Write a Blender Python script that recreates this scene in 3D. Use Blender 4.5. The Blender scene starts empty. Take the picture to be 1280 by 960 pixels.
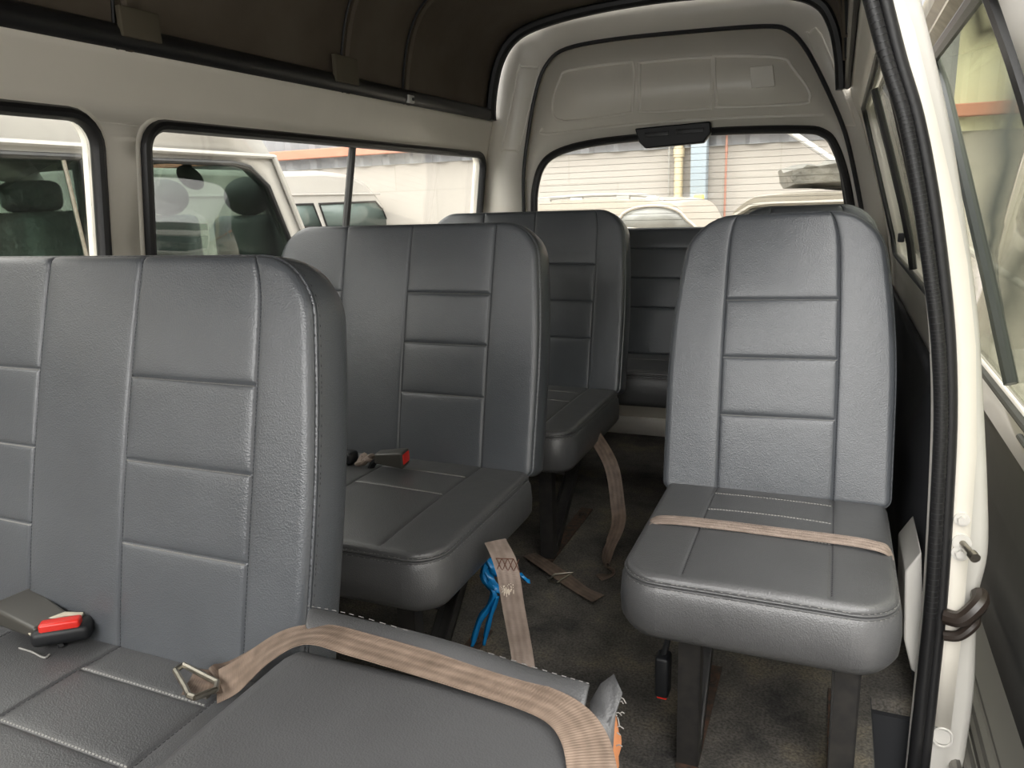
import bpy, bmesh, math, random
import numpy as np
from mathutils import Vector, Matrix
random.seed(7); rng = np.random.default_rng(7)
C = bpy.context.scene.collection
ZF = 1.1                                     # eye height above the van floor
# ---------------------------------------------------------------- camera
FPX, YAW, PIT, ROL = 952.42, .4031, .2371, -.0352
_f = Vector((-math.sin(YAW)*math.cos(PIT), math.cos(YAW)*math.cos(PIT), -math.sin(PIT)))
_r0 = Vector((math.cos(YAW), math.sin(YAW), 0)); _u0 = _r0.cross(_f)
_r = _r0*math.cos(ROL)+_u0*math.sin(ROL); _u = -_r0*math.sin(ROL)+_u0*math.cos(ROL)
EYE = Vector((0, 0, ZF))
cam = bpy.data.cameras.new('camera'); cam.lens = FPX/1280*36; cam.sensor_width = 36; cam.clip_start = .02
co = bpy.data.objects.new('camera', cam); C.objects.link(co)
co.matrix_world = Matrix(((_r.x, _u.x, -_f.x, 0), (_r.y, _u.y, -_f.y, 0), (_r.z, _u.z, -_f.z, ZF), (0, 0, 0, 1)))
bpy.context.scene.camera = co

def at(u, v, x=None, y=None, z=None):
    """measured point of the photograph on a world plane"""
    d = _f+_r*((u-640)/FPX)-_u*((v-480)/FPX)
    if x is not None: t = x/d.x
    elif y is not None: t = y/d.y
    else: t = (z-ZF)/d.z
    return EYE+d*t

# ---------------------------------------------------------------- materials
def nodes(name):
    m = bpy.data.materials.new(name); m.use_nodes = True
    n = m.node_tree.nodes; return m, n, m.node_tree.links, n['Principled BSDF']

def mat(name, col, rough=.5, metal=0, noise=0, nscale=20, bump=0, bscale=200, col2=None, spec=.5, coat=0, dist=.002):
    m, n, l, b = nodes(name)
    b.inputs['Base Color'].default_value = (*col, 1); b.inputs['Roughness'].default_value = rough
    b.inputs['Metallic'].default_value = metal; b.inputs['Specular IOR Level'].default_value = spec
    b.inputs['Coat Weight'].default_value = coat
    tc = n.new('ShaderNodeTexCoord')
    if noise or col2:
        t = n.new('ShaderNodeTexNoise'); t.inputs['Scale'].default_value = nscale; t.inputs['Detail'].default_value = 6
        l.new(tc.outputs['Object'], t.inputs['Vector'])
        r = n.new('ShaderNodeValToRGB'); c2 = col2 or tuple(max(0, c*(1-noise)) for c in col)
        r.color_ramp.elements[0].color = (*c2, 1); r.color_ramp.elements[1].color = (*col, 1)
        r.color_ramp.elements[0].position = .35; r.color_ramp.elements[1].position = .75
        l.new(t.outputs['Fac'], r.inputs['Fac']); l.new(r.outputs['Color'], b.inputs['Base Color'])
    if bump:
        t = n.new('ShaderNodeTexNoise'); t.inputs['Scale'].default_value = bscale; t.inputs['Detail'].default_value = 3
        l.new(tc.outputs['Object'], t.inputs['Vector'])
        k = n.new('ShaderNodeBump'); k.inputs['Strength'].default_value = bump; k.inputs['Distance'].default_value = dist
        l.new(t.outputs['Fac'], k.inputs['Height']); l.new(k.outputs['Normal'], b.inputs['Normal'])
    return m

def leather(name, col, rough):
    m, n, l, b = nodes(name)
    tc = n.new('ShaderNodeTexCoord')
    big = n.new('ShaderNodeTexNoise'); big.inputs['Scale'].default_value = 7; big.inputs['Detail'].default_value = 5
    l.new(tc.outputs['Object'], big.inputs['Vector'])
    r = n.new('ShaderNodeValToRGB'); r.color_ramp.elements[0].position = .3; r.color_ramp.elements[1].position = .7
    r.color_ramp.elements[0].color = (*[c*.9 for c in col], 1); r.color_ramp.elements[1].color = (*[c*1.08 for c in col], 1)
    l.new(big.outputs['Fac'], r.inputs['Fac']); l.new(r.outputs['Color'], b.inputs['Base Color'])
    rr = n.new('ShaderNodeMapRange'); rr.inputs['To Min'].default_value = rough-.05; rr.inputs['To Max'].default_value = rough+.06
    l.new(big.outputs['Fac'], rr.inputs['Value']); l.new(rr.outputs['Result'], b.inputs['Roughness'])
    v = n.new('ShaderNodeTexVoronoi'); v.inputs['Scale'].default_value = 420
    l.new(tc.outputs['Object'], v.inputs['Vector'])
    w = n.new('ShaderNodeTexNoise'); w.inputs['Scale'].default_value = 22; w.inputs['Detail'].default_value = 2
    l.new(tc.outputs['Object'], w.inputs['Vector'])
    k = n.new('ShaderNodeBump'); k.inputs['Strength'].default_value = .28; k.inputs['Distance'].default_value = .0012
    k2 = n.new('ShaderNodeBump'); k2.inputs['Strength'].default_value = .14; k2.inputs['Distance'].default_value = .006
    l.new(w.outputs['Fac'], k2.inputs['Height']); l.new(k2.outputs['Normal'], k.inputs['Normal'])
    l.new(v.outputs['Distance'], k.inputs['Height']); l.new(k.outputs['Normal'], b.inputs['Normal'])
    b.inputs['Specular IOR Level'].default_value = .8
    return m

def glassmat(name, tint, refl=.06, rough=.02):
    m = bpy.data.materials.new(name); m.use_nodes = True; n = m.node_tree.nodes; l = m.node_tree.links
    n.clear(); o = n.new('ShaderNodeOutputMaterial'); t = n.new('ShaderNodeBsdfTransparent'); t.inputs[0].default_value = (*tint, 1)
    g = n.new('ShaderNodeBsdfGlossy'); g.inputs['Roughness'].default_value = rough
    lw = n.new('ShaderNodeLayerWeight'); lw.inputs[0].default_value = .5
    pw = n.new('ShaderNodeMath'); pw.operation = 'POWER'; pw.inputs[1].default_value = 5; l.new(lw.outputs['Facing'], pw.inputs[0])
    f = n.new('ShaderNodeMath'); f.operation = 'MULTIPLY_ADD'; f.inputs[1].default_value = .9; f.inputs[2].default_value = refl; l.new(pw.outputs[0], f.inputs[0])
    mx = n.new('ShaderNodeMixShader'); l.new(f.outputs[0], mx.inputs[0]); l.new(t.outputs[0], mx.inputs[1]); l.new(g.outputs[0], mx.inputs[2])
    l.new(mx.outputs[0], o.inputs[0]); return m

def webbing(name, col, col2):
    """woven belt: stripes across the object's own V coordinate (stored as UV)"""
    m, n, l, b = nodes(name); b.inputs['Roughness'].default_value = .55
    b.inputs['Specular IOR Level'].default_value = .35
    uv = n.new('ShaderNodeUVMap'); uv.uv_map = 'UVMap'
    s = n.new('ShaderNodeSeparateXYZ'); l.new(uv.outputs[0], s.inputs[0])
    mt = n.new('ShaderNodeMath'); mt.operation = 'MULTIPLY'; mt.inputs[1].default_value = 22; l.new(s.outputs[1], mt.inputs[0])
    sn = n.new('ShaderNodeMath'); sn.operation = 'SINE'; l.new(mt.outputs[0], sn.inputs[0])
    mr = n.new('ShaderNodeMapRange'); mr.inputs[1].default_value = -1; l.new(sn.outputs[0], mr.inputs[0])
    mp = n.new('ShaderNodeMapping'); mp.inputs['Scale'].default_value = (30, 2, 1); l.new(uv.outputs[0], mp.inputs[0])
    no = n.new('ShaderNodeTexNoise'); no.inputs['Scale'].default_value = 1; no.inputs['Detail'].default_value = 5; l.new(mp.outputs[0], no.inputs['Vector'])
    mm = n.new('ShaderNodeMath'); mm.operation = 'MULTIPLY_ADD'; mm.inputs[1].default_value = .13; l.new(mr.outputs[0], mm.inputs[0]); l.new(no.outputs['Fac'], mm.inputs[2])
    r = n.new('ShaderNodeValToRGB'); r.color_ramp.elements[0].position = .35; r.color_ramp.elements[1].position = .95
    r.color_ramp.elements[0].color = (*col2, 1); r.color_ramp.elements[1].color = (*col, 1)
    l.new(mm.outputs[0], r.inputs[0]); l.new(r.outputs[0], b.inputs['Base Color'])
    wv = n.new('ShaderNodeMath'); wv.operation = 'MULTIPLY'; wv.inputs[1].default_value = 1800; l.new(s.outputs[0], wv.inputs[0])
    ws = n.new('ShaderNodeMath'); ws.operation = 'SINE'; l.new(wv.outputs[0], ws.inputs[0])
    ad = n.new('ShaderNodeMath'); ad.operation = 'MULTIPLY_ADD'; ad.inputs[1].default_value = .4; l.new(ws.outputs[0], ad.inputs[0]); l.new(sn.outputs[0], ad.inputs[2])
    k = n.new('ShaderNodeBump'); k.inputs['Strength'].default_value = .4; k.inputs['Distance'].default_value = .0008
    l.new(ad.outputs[0], k.inputs['Height']); l.new(k.outputs[0], b.inputs['Normal'])
    return m

M = {
 'seat': leather('grey_vinyl', (.088, .096, .107), .31),
 'pan': leather('grey_vinyl_cushion', (.086, .087, .090), .35),
 'fold': leather('grey_vinyl_folded', (.094, .095, .098), .42),
 'thread_dark': mat('dark_thread', (.03, .03, .035), .7),
 'thread_and_glint': mat('pale_thread_and_glint', (.30, .295, .28), .6),  # pale thread, also the painted glint on backrest cross seams
 'paint': mat('cream_white_paint', (.84, .795, .71), .38, noise=.05, nscale=6, coat=.15),
 'paint_door': mat('white_door_paint', (.66, .64, .60), .32, noise=.05, nscale=8, coat=.3),
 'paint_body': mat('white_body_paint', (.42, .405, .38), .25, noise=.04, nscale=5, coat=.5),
 'rubber': mat('black_rubber', (.012, .012, .013), .42, bump=.2, bscale=120),
 'plastic': mat('black_plastic', (.008, .009, .011), .5),
 'trim_dark': mat('dark_trim_board', (.02, .021, .024), .6),
 'trim_grey': mat('grey_door_board', (.10, .10, .098), .62, noise=.15, nscale=9),
 'steel': mat('black_painted_steel', (.014, .014, .015), .4, col2=(.03, .028, .026), nscale=40),
 'rust': mat('rusty_steel', (.10, .05, .03), .8, col2=(.03, .025, .02), nscale=60),
 'metal': mat('worn_metal', (.45, .42, .36), .35, metal=1, noise=.3, nscale=60),
 'buckle': mat('grey_brown_plastic', (.06, .057, .05), .38),
 'red': mat('red_plastic', (.75, .03, .02), .3),
 'belt': webbing('tan_webbing', (.36, .27, .21), (.17, .125, .095)),
 'belt_pale': webbing('pale_tan_webbing', (.40, .32, .275), (.23, .18, .15)),
 'belt_dark': webbing('dirty_webbing', (.24, .175, .135), (.10, .074, .058)),
 'glass': glassmat('window_glass', (.95, .955, .94), .04),
 'glass_dark': glassmat('tinted_glass', (.60, .66, .62)),
 'blue': mat('blue_film', (.01, .22, .55), .2),
 'foam': mat('orange_foam', (.55, .22, .09), .9, bump=.6, bscale=90),
 'heater': mat('heater_line', (.42, .39, .34), .6),
}

def headliner_mat():
    m = mat('brown_headliner', (.13, .108, .082), .85, col2=(.08, .062, .044), nscale=3.2, bump=.3, bscale=260)
    return m
M['liner'] = headliner_mat()

def carpet_mat():
    m, n, l, b = nodes('worn_carpet'); tc = n.new('ShaderNodeTexCoord')
    t = n.new('ShaderNodeTexNoise'); t.inputs['Scale'].default_value = 5.5; t.inputs['Detail'].default_value = 8; t.inputs['Roughness'].default_value = .65
    t2 = n.new('ShaderNodeTexNoise'); t2.inputs['Scale'].default_value = 170; t2.inputs['Detail'].default_value = 3
    for q in (t, t2): l.new(tc.outputs['Object'], q.inputs['Vector'])
    r = n.new('ShaderNodeValToRGB'); e = r.color_ramp.elements
    e[0].position = .32; e[0].color = (.034, .032, .030, 1); e[1].position = .72; e[1].color = (.20, .165, .115, 1)
    q = e.new(.52); q.color = (.10, .092, .08, 1)
    l.new(t.outputs['Fac'], r.inputs[0])
    mx = n.new('ShaderNodeMix'); mx.data_type = 'RGBA'; mx.blend_type = 'MULTIPLY'; mx.inputs[0].default_value = .8
    r2 = n.new('ShaderNodeValToRGB'); r2.color_ramp.elements[0].position = .35; r2.color_ramp.elements[1].position = .62
    r2.color_ramp.elements[0].color = (.45, .45, .45, 1); r2.color_ramp.elements[1].color = (1.25, 1.25, 1.25, 1)
    l.new(t2.outputs['Fac'], r2.inputs[0]); l.new(r.outputs[0], mx.inputs[6]); l.new(r2.outputs[0], mx.inputs[7])
    l.new(mx.outputs[2], b.inputs['Base Color']); b.inputs['Roughness'].default_value = .9
    k = n.new('ShaderNodeBump'); k.inputs['Strength'].default_value = .6; k.inputs['Distance'].default_value = .004
    l.new(t2.outputs['Fac'], k.inputs['Height']); l.new(k.outputs[0], b.inputs['Normal']); return m
M['carpet'] = carpet_mat()

# ---------------------------------------------------------------- object helpers
def link(name, verts, faces, m, parent=None, smooth=True, mats=None, fmat=None, uvs=None, auto=None):
    me = bpy.data.meshes.new(name); me.from_pydata([tuple(v) for v in verts], [], faces); me.update()
    for mm in (mats or [m]): me.materials.append(mm)
    if fmat is not None: me.polygons.foreach_set('material_index', fmat)
    if smooth: me.polygons.foreach_set('use_smooth', [True]*len(me.polygons))
    if uvs is not None:
        ul = me.uv_layers.new(name='UVMap')
        for lp in me.loops: ul.data[lp.index].uv = uvs[lp.vertex_index]
    if auto: me.set_sharp_from_angle(angle=math.radians(auto))
    o = bpy.data.objects.new(name, me); C.objects.link(o)
    if parent: o.parent = parent
    return o

class MB:
    def __init__(s): s.v = []; s.f = []; s.m = []
    def add(s, vs, fs, mi=0):
        k = len(s.v); s.v += [tuple(v) for v in vs]; s.f += [tuple(i+k for i in f) for f in fs]; s.m += [mi]*len(fs); return s
    def box(s, a, b, mi=0, rot=None, bev=0):
        a = Vector(a); b = Vector(b); c = (a+b)/2; h = (b-a)/2; bm = bmesh.new()
        bmesh.ops.create_cube(bm, size=2)
        for v in bm.verts: v.co = Vector((v.co.x*h.x, v.co.y*h.y, v.co.z*h.z))
        if bev: bmesh.ops.bevel(bm, geom=bm.edges[:]+bm.verts[:], offset=bev, segments=3, affect='EDGES', profile=.5)
        s.bm(bm, (Matrix.Translation(c) @ (rot.to_4x4() if rot else Matrix.Identity(4))), mi); return s
    def bm(s, bm, mtx=None, mi=0):
        bm.verts.ensure_lookup_table(); bm.verts.index_update()
        s.add([(mtx @ v.co if mtx else v.co) for v in bm.verts], [[v.index for v in f.verts] for f in bm.faces], mi); bm.free()
    def tube(s, pts, r, n=10, mi=0, flat=None, closed=False, sx=1, up=None):
        pts = [Vector(p) for p in pts]; N = len(pts); vs = []; fs = []; prev = None
        for i, p in enumerate(pts):
            a = pts[(i-1) % N] if (closed or i) else p; b = pts[(i+1) % N] if (closed or i < N-1) else p
            t = (b-a).normalized()
            if up is not None: w = Vector(up)-t*t.dot(Vector(up)); w.normalize()
            elif prev is None: w = t.orthogonal().normalized()
            else: w = (prev-t*t.dot(prev)).normalized()
            prev = w; q = t.cross(w)
            rr = r[i] if isinstance(r, (list, tuple)) else r
            for k in range(n):
                g = 2*math.pi*k/n; vs.append(p+w*(math.cos(g)*rr)+q*(math.sin(g)*rr*sx))
        R_ = N if closed else N-1
        for i in range(R_):
            for k in range(n):
                a0 = i*n; b0 = ((i+1) % N)*n; fs.append((a0+k, a0+(k+1) % n, b0+(k+1) % n, b0+k))
        if not closed: fs.append(tuple(range(n))[::-1]); fs.append(tuple((N-1)*n+k for k in range(n)))
        s.add(vs, fs, mi); return s
    def cyl(s, a, b, r, n=20, mi=0, r2=None):
        return s.tube([a, b], [r, r if r2 is None else r2], n, mi)
    def obj(s, name, m, parent=None, mats=None, smooth=True, auto=35, bevel=0):
        o = link(name, s.v, s.f, m, parent, smooth, mats, s.m if mats else None, auto=auto)
        if bevel:
            q = o.modifiers.new('bevel', 'BEVEL'); q.width = bevel; q.segments = 2; q.limit_method = 'ANGLE'
        return o

def tag(o, label=None, cat=None, group=None, kind=None):
    if label: o['label'] = label
    if cat: o['category'] = cat
    if group: o['group'] = group
    if kind: o['kind'] = kind
    return o
def thing(name, loc, label, cat, group=None):
    o = bpy.data.objects.new(name, None); C.objects.link(o); o.location = loc; o.empty_display_size = .1
    return tag(o, label, cat, group)
def adopt(root, *obs):
    """children were modelled in world coordinates"""
    for o in obs:
        o.parent = root; o.matrix_parent_inverse = Matrix.Translation(-Vector(root.location))

def spline(pts, n=8, closed=False):
    P = [Vector(p) for p in pts]; out = []; N = len(P)
    for i in range(N if closed else N-1):
        g = lambda k: P[k % N] if closed else P[min(max(k, 0), N-1)]
        a, b, c, d = g(i-1), g(i), g(i+1), g(i+2)
        for k in range(n):
            t = k/n; out.append(.5*((2*b)+(c-a)*t+(2*a-5*b+4*c-d)*t*t+(3*b-a-3*c+d)*t**3))
    if not closed: out.append(P[-1])
    return out

def ribbon(name, pts, sides, width, m, parent=None, th=.0022, n=8):
    """flat webbing along pts; sides = vectors across the strap at each point"""
    P = spline(pts, n); S = spline(sides, n); vs = []; uv = []; fs = []; L = 0; K = 5
    for i, p in enumerate(P):
        if i: L += (p-P[i-1]).length
        t = (P[min(i+1, len(P)-1)]-P[max(i-1, 0)]).normalized()
        s_ = (S[i]-t*t.dot(S[i])).normalized(); nn = t.cross(s_)
        for sg in (1, -1):
            for k in range(K):
                w = (k/(K-1)-.5); e = 1-(abs(w)*2)**6*.6
                vs.append(p+s_*(w*width)+nn*(sg*th*.5*e)); uv.append((L, k/(K-1)))
    R_ = 2*K
    for i in range(len(P)-1):
        a = i*R_; b = a+R_
        for k in range(K-1):
            fs.append((a+k, a+k+1, b+k+1, b+k)); fs.append((a+K+k+1, a+K+k, b+K+k, b+K+k+1))
        fs.append((a+K, a, b, b+K)); fs.append((a+K-1, a+2*K-1, b+2*K-1, b+K-1))
    fs.append(tuple(range(K))[::-1]+tuple(range(K, 2*K))); q = (len(P)-1)*R_; fs.append(tuple(q+k for k in range(K))+tuple(q+K+k for k in range(K))[::-1])
    return link(name, vs, fs, m, parent, uvs=uv, auto=60)

def sheet(loops, z_cuts, mapfn, solid=0, name='sheet', m=None, parent=None, offset=-1, cut_axis=1, smooth=True):
    """flat outline with holes (2D loops) -> cut in strips -> bent by mapfn -> solidified"""
    bm = bmesh.new(); ed = []
    for lp in loops:
        vs = [bm.verts.new((p[0], p[1], 0)) for p in lp]
        for i in range(len(vs)): ed.append(bm.edges.new((vs[i], vs[(i+1) % len(vs)])))
    bmesh.ops.triangle_fill(bm, use_beauty=True, use_dissolve=False, edges=ed, normal=(0, 0, 1))
    for z in z_cuts:
        no = (0, 1, 0) if cut_axis == 1 else (1, 0, 0); pc = (0, z, 0) if cut_axis == 1 else (z, 0, 0)
        bmesh.ops.bisect_plane(bm, geom=bm.verts[:]+bm.edges[:]+bm.faces[:], dist=1e-5, plane_co=pc, plane_no=no)
    bmesh.ops.recalc_face_normals(bm, faces=bm.faces)
    for v in bm.verts: v.co = mapfn(v.co.x, v.co.y)
    mb = MB(); mb.bm(bm); o = mb.obj(name, m, parent, auto=40, smooth=smooth)
    if solid:
        s_ = o.modifiers.new('solid', 'SOLIDIFY'); s_.thickness = solid; s_.offset = offset
    return o

def rrect(x0, y0, x1, y1, r, n=6):
    out = []
    for cx, cy, a0 in ((x1-r, y1-r, 0), (x0+r, y1-r, 90), (x0+r, y0+r, 180), (x1-r, y0+r, 270)):
        for k in range(n+1):
            g = math.radians(a0+90*k/n); out.append((cx+r*math.cos(g), cy+r*math.sin(g)))
    return out

# ---------------------------------------------------------------- upholstery
def cushion(name, m, parent, mp, xa, xb, L, T, R=.085, taper=.03, R0=.02, vs_=(), hs_=(), edge=.03, ek=.8, crown=.012,
            vthread=None, hthread=None, bottom=.02, bulge=.006, soft=.0016, sharp=.0032, rim_thread=None, holes=None):
    """stitched cushion; a runs across, b along; mp(a,b,depth) -> local point.
    vs_: (a,b0,b1) seams, hs_: (a0,a1,b) seams"""
    def axis(lo, hi, seams, step):
        s = set(np.round(np.arange(lo, hi, step), 5)) | {lo, hi}
        for e in (.0015, .004, .008, .013, .019, .027): s |= {round(lo+e, 5), round(hi-e, 5)}
        for q in seams:
            s = {k for k in s if abs(k-q) > .011 or k in (lo, hi)}
            for e in (0, .0012, .0026, .005, .009): s |= {round(q+e, 5), round(q-e, 5)}
        s = sorted(k for k in s if lo <= k <= hi); out = [s[0]]
        for k in s[1:]:
            if k-out[-1] > .0007: out.append(k)
        out[-1] = hi; return np.array(out)
    A = axis(xa, xb, [v[0] for v in vs_], .014); B = axis(0, L, [h[2] for h in hs_], .014)
    def inset(b):
        e = taper*np.clip((b/L-.35)/.65, 0, 1)**2
        q = np.clip(b-(L-R), 0, R); e = e+R-np.sqrt(np.maximum(R*R-q*q, 0))
        q = np.clip(R0-b, 0, R0); return e+R0-np.sqrt(np.maximum(R0*R0-q*q, 0))
    Z = R+taper+.015
    def place(a, b):
        e = inset(b); o = a.copy()
        wl = np.clip((xa+Z-a)/Z, 0, 1); wr = np.clip((a-(xb-Z))/Z, 0, 1)
        return o+wl*e-wr*e
    cxm = (xa+xb)/2; hw = (xb-xa)/2
    def depth(a, b):
        p = place(a, b); e = inset(b)
        d = np.minimum(np.minimum(p-(xa+e), (xb-e)-p), np.minimum(L-b, b))
        tt = taper*np.clip((b/L-.35)/.65, 0, 1)**2; cl = xa+R+tt; cr = xb-R-tt
        msk = (b > L-R) & ((p < cl) | (p > cr)); cc = np.where(p < cl, cl, cr)
        dd = R-np.hypot(p-cc, b-(L-R)); d = np.where(msk, np.minimum(d, dd), d); d = np.clip(d, 0, None)
        q = np.clip(edge-d, 0, edge); y = (edge-np.sqrt(np.maximum(edge*edge-q*q, 0)))*ek
        u = (p-cxm)/hw; y = y-crown*np.clip(1-u**2, 0, 1)*np.sin(np.clip(b/L, 0, 1)*math.pi)**.6
        g = np.zeros_like(y)
        for (sa, b0, b1) in vs_:
            t = np.abs(a-sa); out = np.maximum(np.maximum(b0-b, b-b1), 0); t = np.hypot(t, out)
            g = np.maximum(g, soft*np.exp(-(t/.008)**2)+sharp*np.exp(-(t/.0022)**2))
        for (a0, a1, sb) in hs_:
            t = np.abs(b-sb); out = np.maximum(np.maximum(a0-a, a-a1), 0); t = np.hypot(t, out)
            g = np.maximum(g, soft*np.exp(-(t/.008)**2)+sharp*np.exp(-(t/.0022)**2))
        return y+g
    AA, BB = np.meshgrid(A, B); D = depth(AA, BB); PP = place(AA, BB)
    na, nb = len(A), len(B); V = [mp(float(PP[j, i]), float(BB[j, i]), float(D[j, i])) for j in range(nb) for i in range(na)]
    F = [(j*na+i, j*na+i+1, (j+1)*na+i+1, (j+1)*na+i) for j in range(nb-1) for i in range(na-1)]
    loop = [(0, i) for i in range(na-1)]+[(j, na-1) for j in range(nb-1)]+[(nb-1, i) for i in range(na-1, 0, -1)]+[(j, 0) for j in range(nb-1, 0, -1)]
    pts = np.array([(PP[j, i], BB[j, i]) for j, i in loop]); dep = np.array([D[j, i] for j, i in loop]); n = len(loop)
    tg = np.roll(pts, -2, 0)-np.roll(pts, 2, 0); nr = np.stack([tg[:, 1], -tg[:, 0]], 1); nr /= np.maximum(np.linalg.norm(nr, axis=1)[:, None], 1e-9)
    e0 = edge*ek
    prof = [(-.0012, e0+.0005), (-.0012, e0+.0015), (.0022, e0+.0025), (.0028, e0+.004), (.0012, e0+.0055), (-.0014, e0+.0062), (-.0014, e0+.0072), (.002, e0+.0085), (.0026, e0+.0105), (.0012, e0+.0125), (bulge*.7, e0+.022), (bulge, T*.5+e0*.3),
            (bulge*.8, T-bottom*1.4), (bulge*.2-bottom*.15, T-bottom*.7), (-bottom*.45, T-bottom*.25), (-bottom*1.1, T)]
    prev = [j*na+i for j, i in loop]
    for o_, d_ in prof:
        cur = list(range(len(V), len(V)+n))
        for k in range(n):
            q = pts[k]+nr[k]*o_; V.append(mp(float(q[0]), float(q[1]), d_))
        for k in range(n): F.append((prev[k], cur[k], cur[(k+1) % n], prev[(k+1) % n])[::-1])
        prev = cur
    V.append(mp(cxm, L*.5, T)); F += [(prev[k], prev[(k+1) % n], len(V)-1)[::-1][::-1] for k in range(n)]
    fm = [0]*len(F)
    mats = [m, M['thread_dark'], M['thread_and_glint']]
    def dash(a, b, da, db, mi, w=.0007, l=.0019, lift=.0006):
        c = []
        for s1, s2 in ((-1, -1), (1, -1), (1, 1), (-1, 1)):
            aa = a+da*l*s1-db*w*s2; bb = b+db*l*s1+da*w*s2
            c.append((aa, bb))
        ar = np.array([q[0] for q in c]); br = np.array([q[1] for q in c]); dd = depth(ar, br); pp = place(ar, br)
        k = len(V)
        for lf in (lift, -.0004):
            for i in range(4): V.append(mp(float(pp[i]), float(br[i]), float(dd[i]-lf)))
        for f in ((0, 1, 2, 3), (0, 4, 5, 1), (1, 5, 6, 2), (2, 6, 7, 3), (3, 7, 4, 0)): F.append(tuple(k+i for i in f)); fm.append(mi)
    if vthread:        # twin stitching along the welt
        lo = int(len(loop)*.0)
        acc = 0
        for k in range(n):
            k2 = (k+1) % n; acc += float(np.hypot(*(pts[k2]-pts[k])))
            if acc < .0055: continue
            acc = 0; t2 = tg[k]/max(np.hypot(*tg[k]), 1e-9)
            for off_, dp in ((.0016, e0+.0125), (.0004, e0+.0005)):
                q = pts[k]+nr[k]*off_; kk = len(V)
                for s1 in (-1, 1):
                    for o2, d2_ in ((.0003, -.0006), (.0009, 0), (.0003, .0006)):
                        w_ = q+t2*.0017*s1+nr[k]*o2; V.append(mp(float(w_[0]), float(w_[1]), dp+d2_))
                F.extend([(kk, kk+1, kk+4, kk+3), (kk+1, kk+2, kk+5, kk+4)]); fm.extend([1 if hthread and hthread[0] == 2 and vthread[0] == 1 and T < .12 else 2]*2)
    if vthread:
        mi, st = vthread
        for (sa, b0, b1) in vs_:
            b = b0+.004
            while b < b1-.003: dash(sa+.0024, b, 0, 1, mi); b += st
    if hthread:
        mi, st = hthread
        for (a0, a1, sb) in hs_:
            a = a0+.004
            while a < a1-.003: dash(a, sb-.0024, 1, 0, mi); a += st
    return link(name, V, F, m, parent, mats=mats, fmat=fm, auto=50)

AL = math.atan(.2549); SA, CA = math.sin(AL), math.cos(AL)
def back_map(yb, zb):
    return lambda a, b, d: (a, yb+b*SA+d*CA, zb+b*CA-d*SA)
def pan_map(yf, yb, zf, zb):
    """b=0 at the back, b=L at the front lip"""
    L = yb-yf; return lambda a, b, d: (a, yb-b, zb+(zf-zb)*b/L-d)

def bolt(mb, p, r=.011, mi=0):
    p = Vector(p); mb.cyl(p, p+Vector((0, 0, .003)), r*1.5, 20, mi); mb.cyl(p+Vector((0, 0, .003)), p+Vector((0, 0, .010)), r, 6, mi)

def side_frame(root, x, yf, ztop, yback, name='leg_frame', slant=True):
    """pressed steel side frame: front post, floor foot, slanted brace"""
    mb = MB(); w = .021
    mb.box((x-w, yf, .004), (x+w, yf+.006, ztop)); mb.box((x+w-.004, yf, .004), (x+w, yf+.034, ztop))   # L-section post
    o1 = mb.obj('leg', M['steel'], root, smooth=False)
    mb = MB(); mb.box((x-w, yf-.01, 0), (x+w, yback+.03, .006)); bolt(mb, (x, yf+.03, .006)); bolt(mb, (x, yback-.03, .006))
    o2 = mb.obj('foot', M['rust'], root, smooth=False)
    mb = MB(); a = Vector((x, yf+.045, .005)); b = Vector((x, yback, ztop)); d = (b-a).normalized(); q = Vector((0, -d.z, d.y))
    for s0, s1, t0, t1 in ((-w, w, 0, .005), (w-.004, w, 0, .03), (-w, -w+.004, 0, .03)):
        vs = [p+Vector((s, 0, 0))+q*t for p in (a, b) for s, t in ((s0, t0), (s1, t0), (s1, t1), (s0, t1))]
        mb.add(vs, [(0, 1, 2, 3), (7, 6, 5, 4), (0, 4, 5, 1), (1, 5, 6, 2), (2, 6, 7, 3), (3, 7, 4, 0)])
    o3 = mb.obj('brace', M['steel'], root, smooth=False)
    return o1, o2, o3

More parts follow.
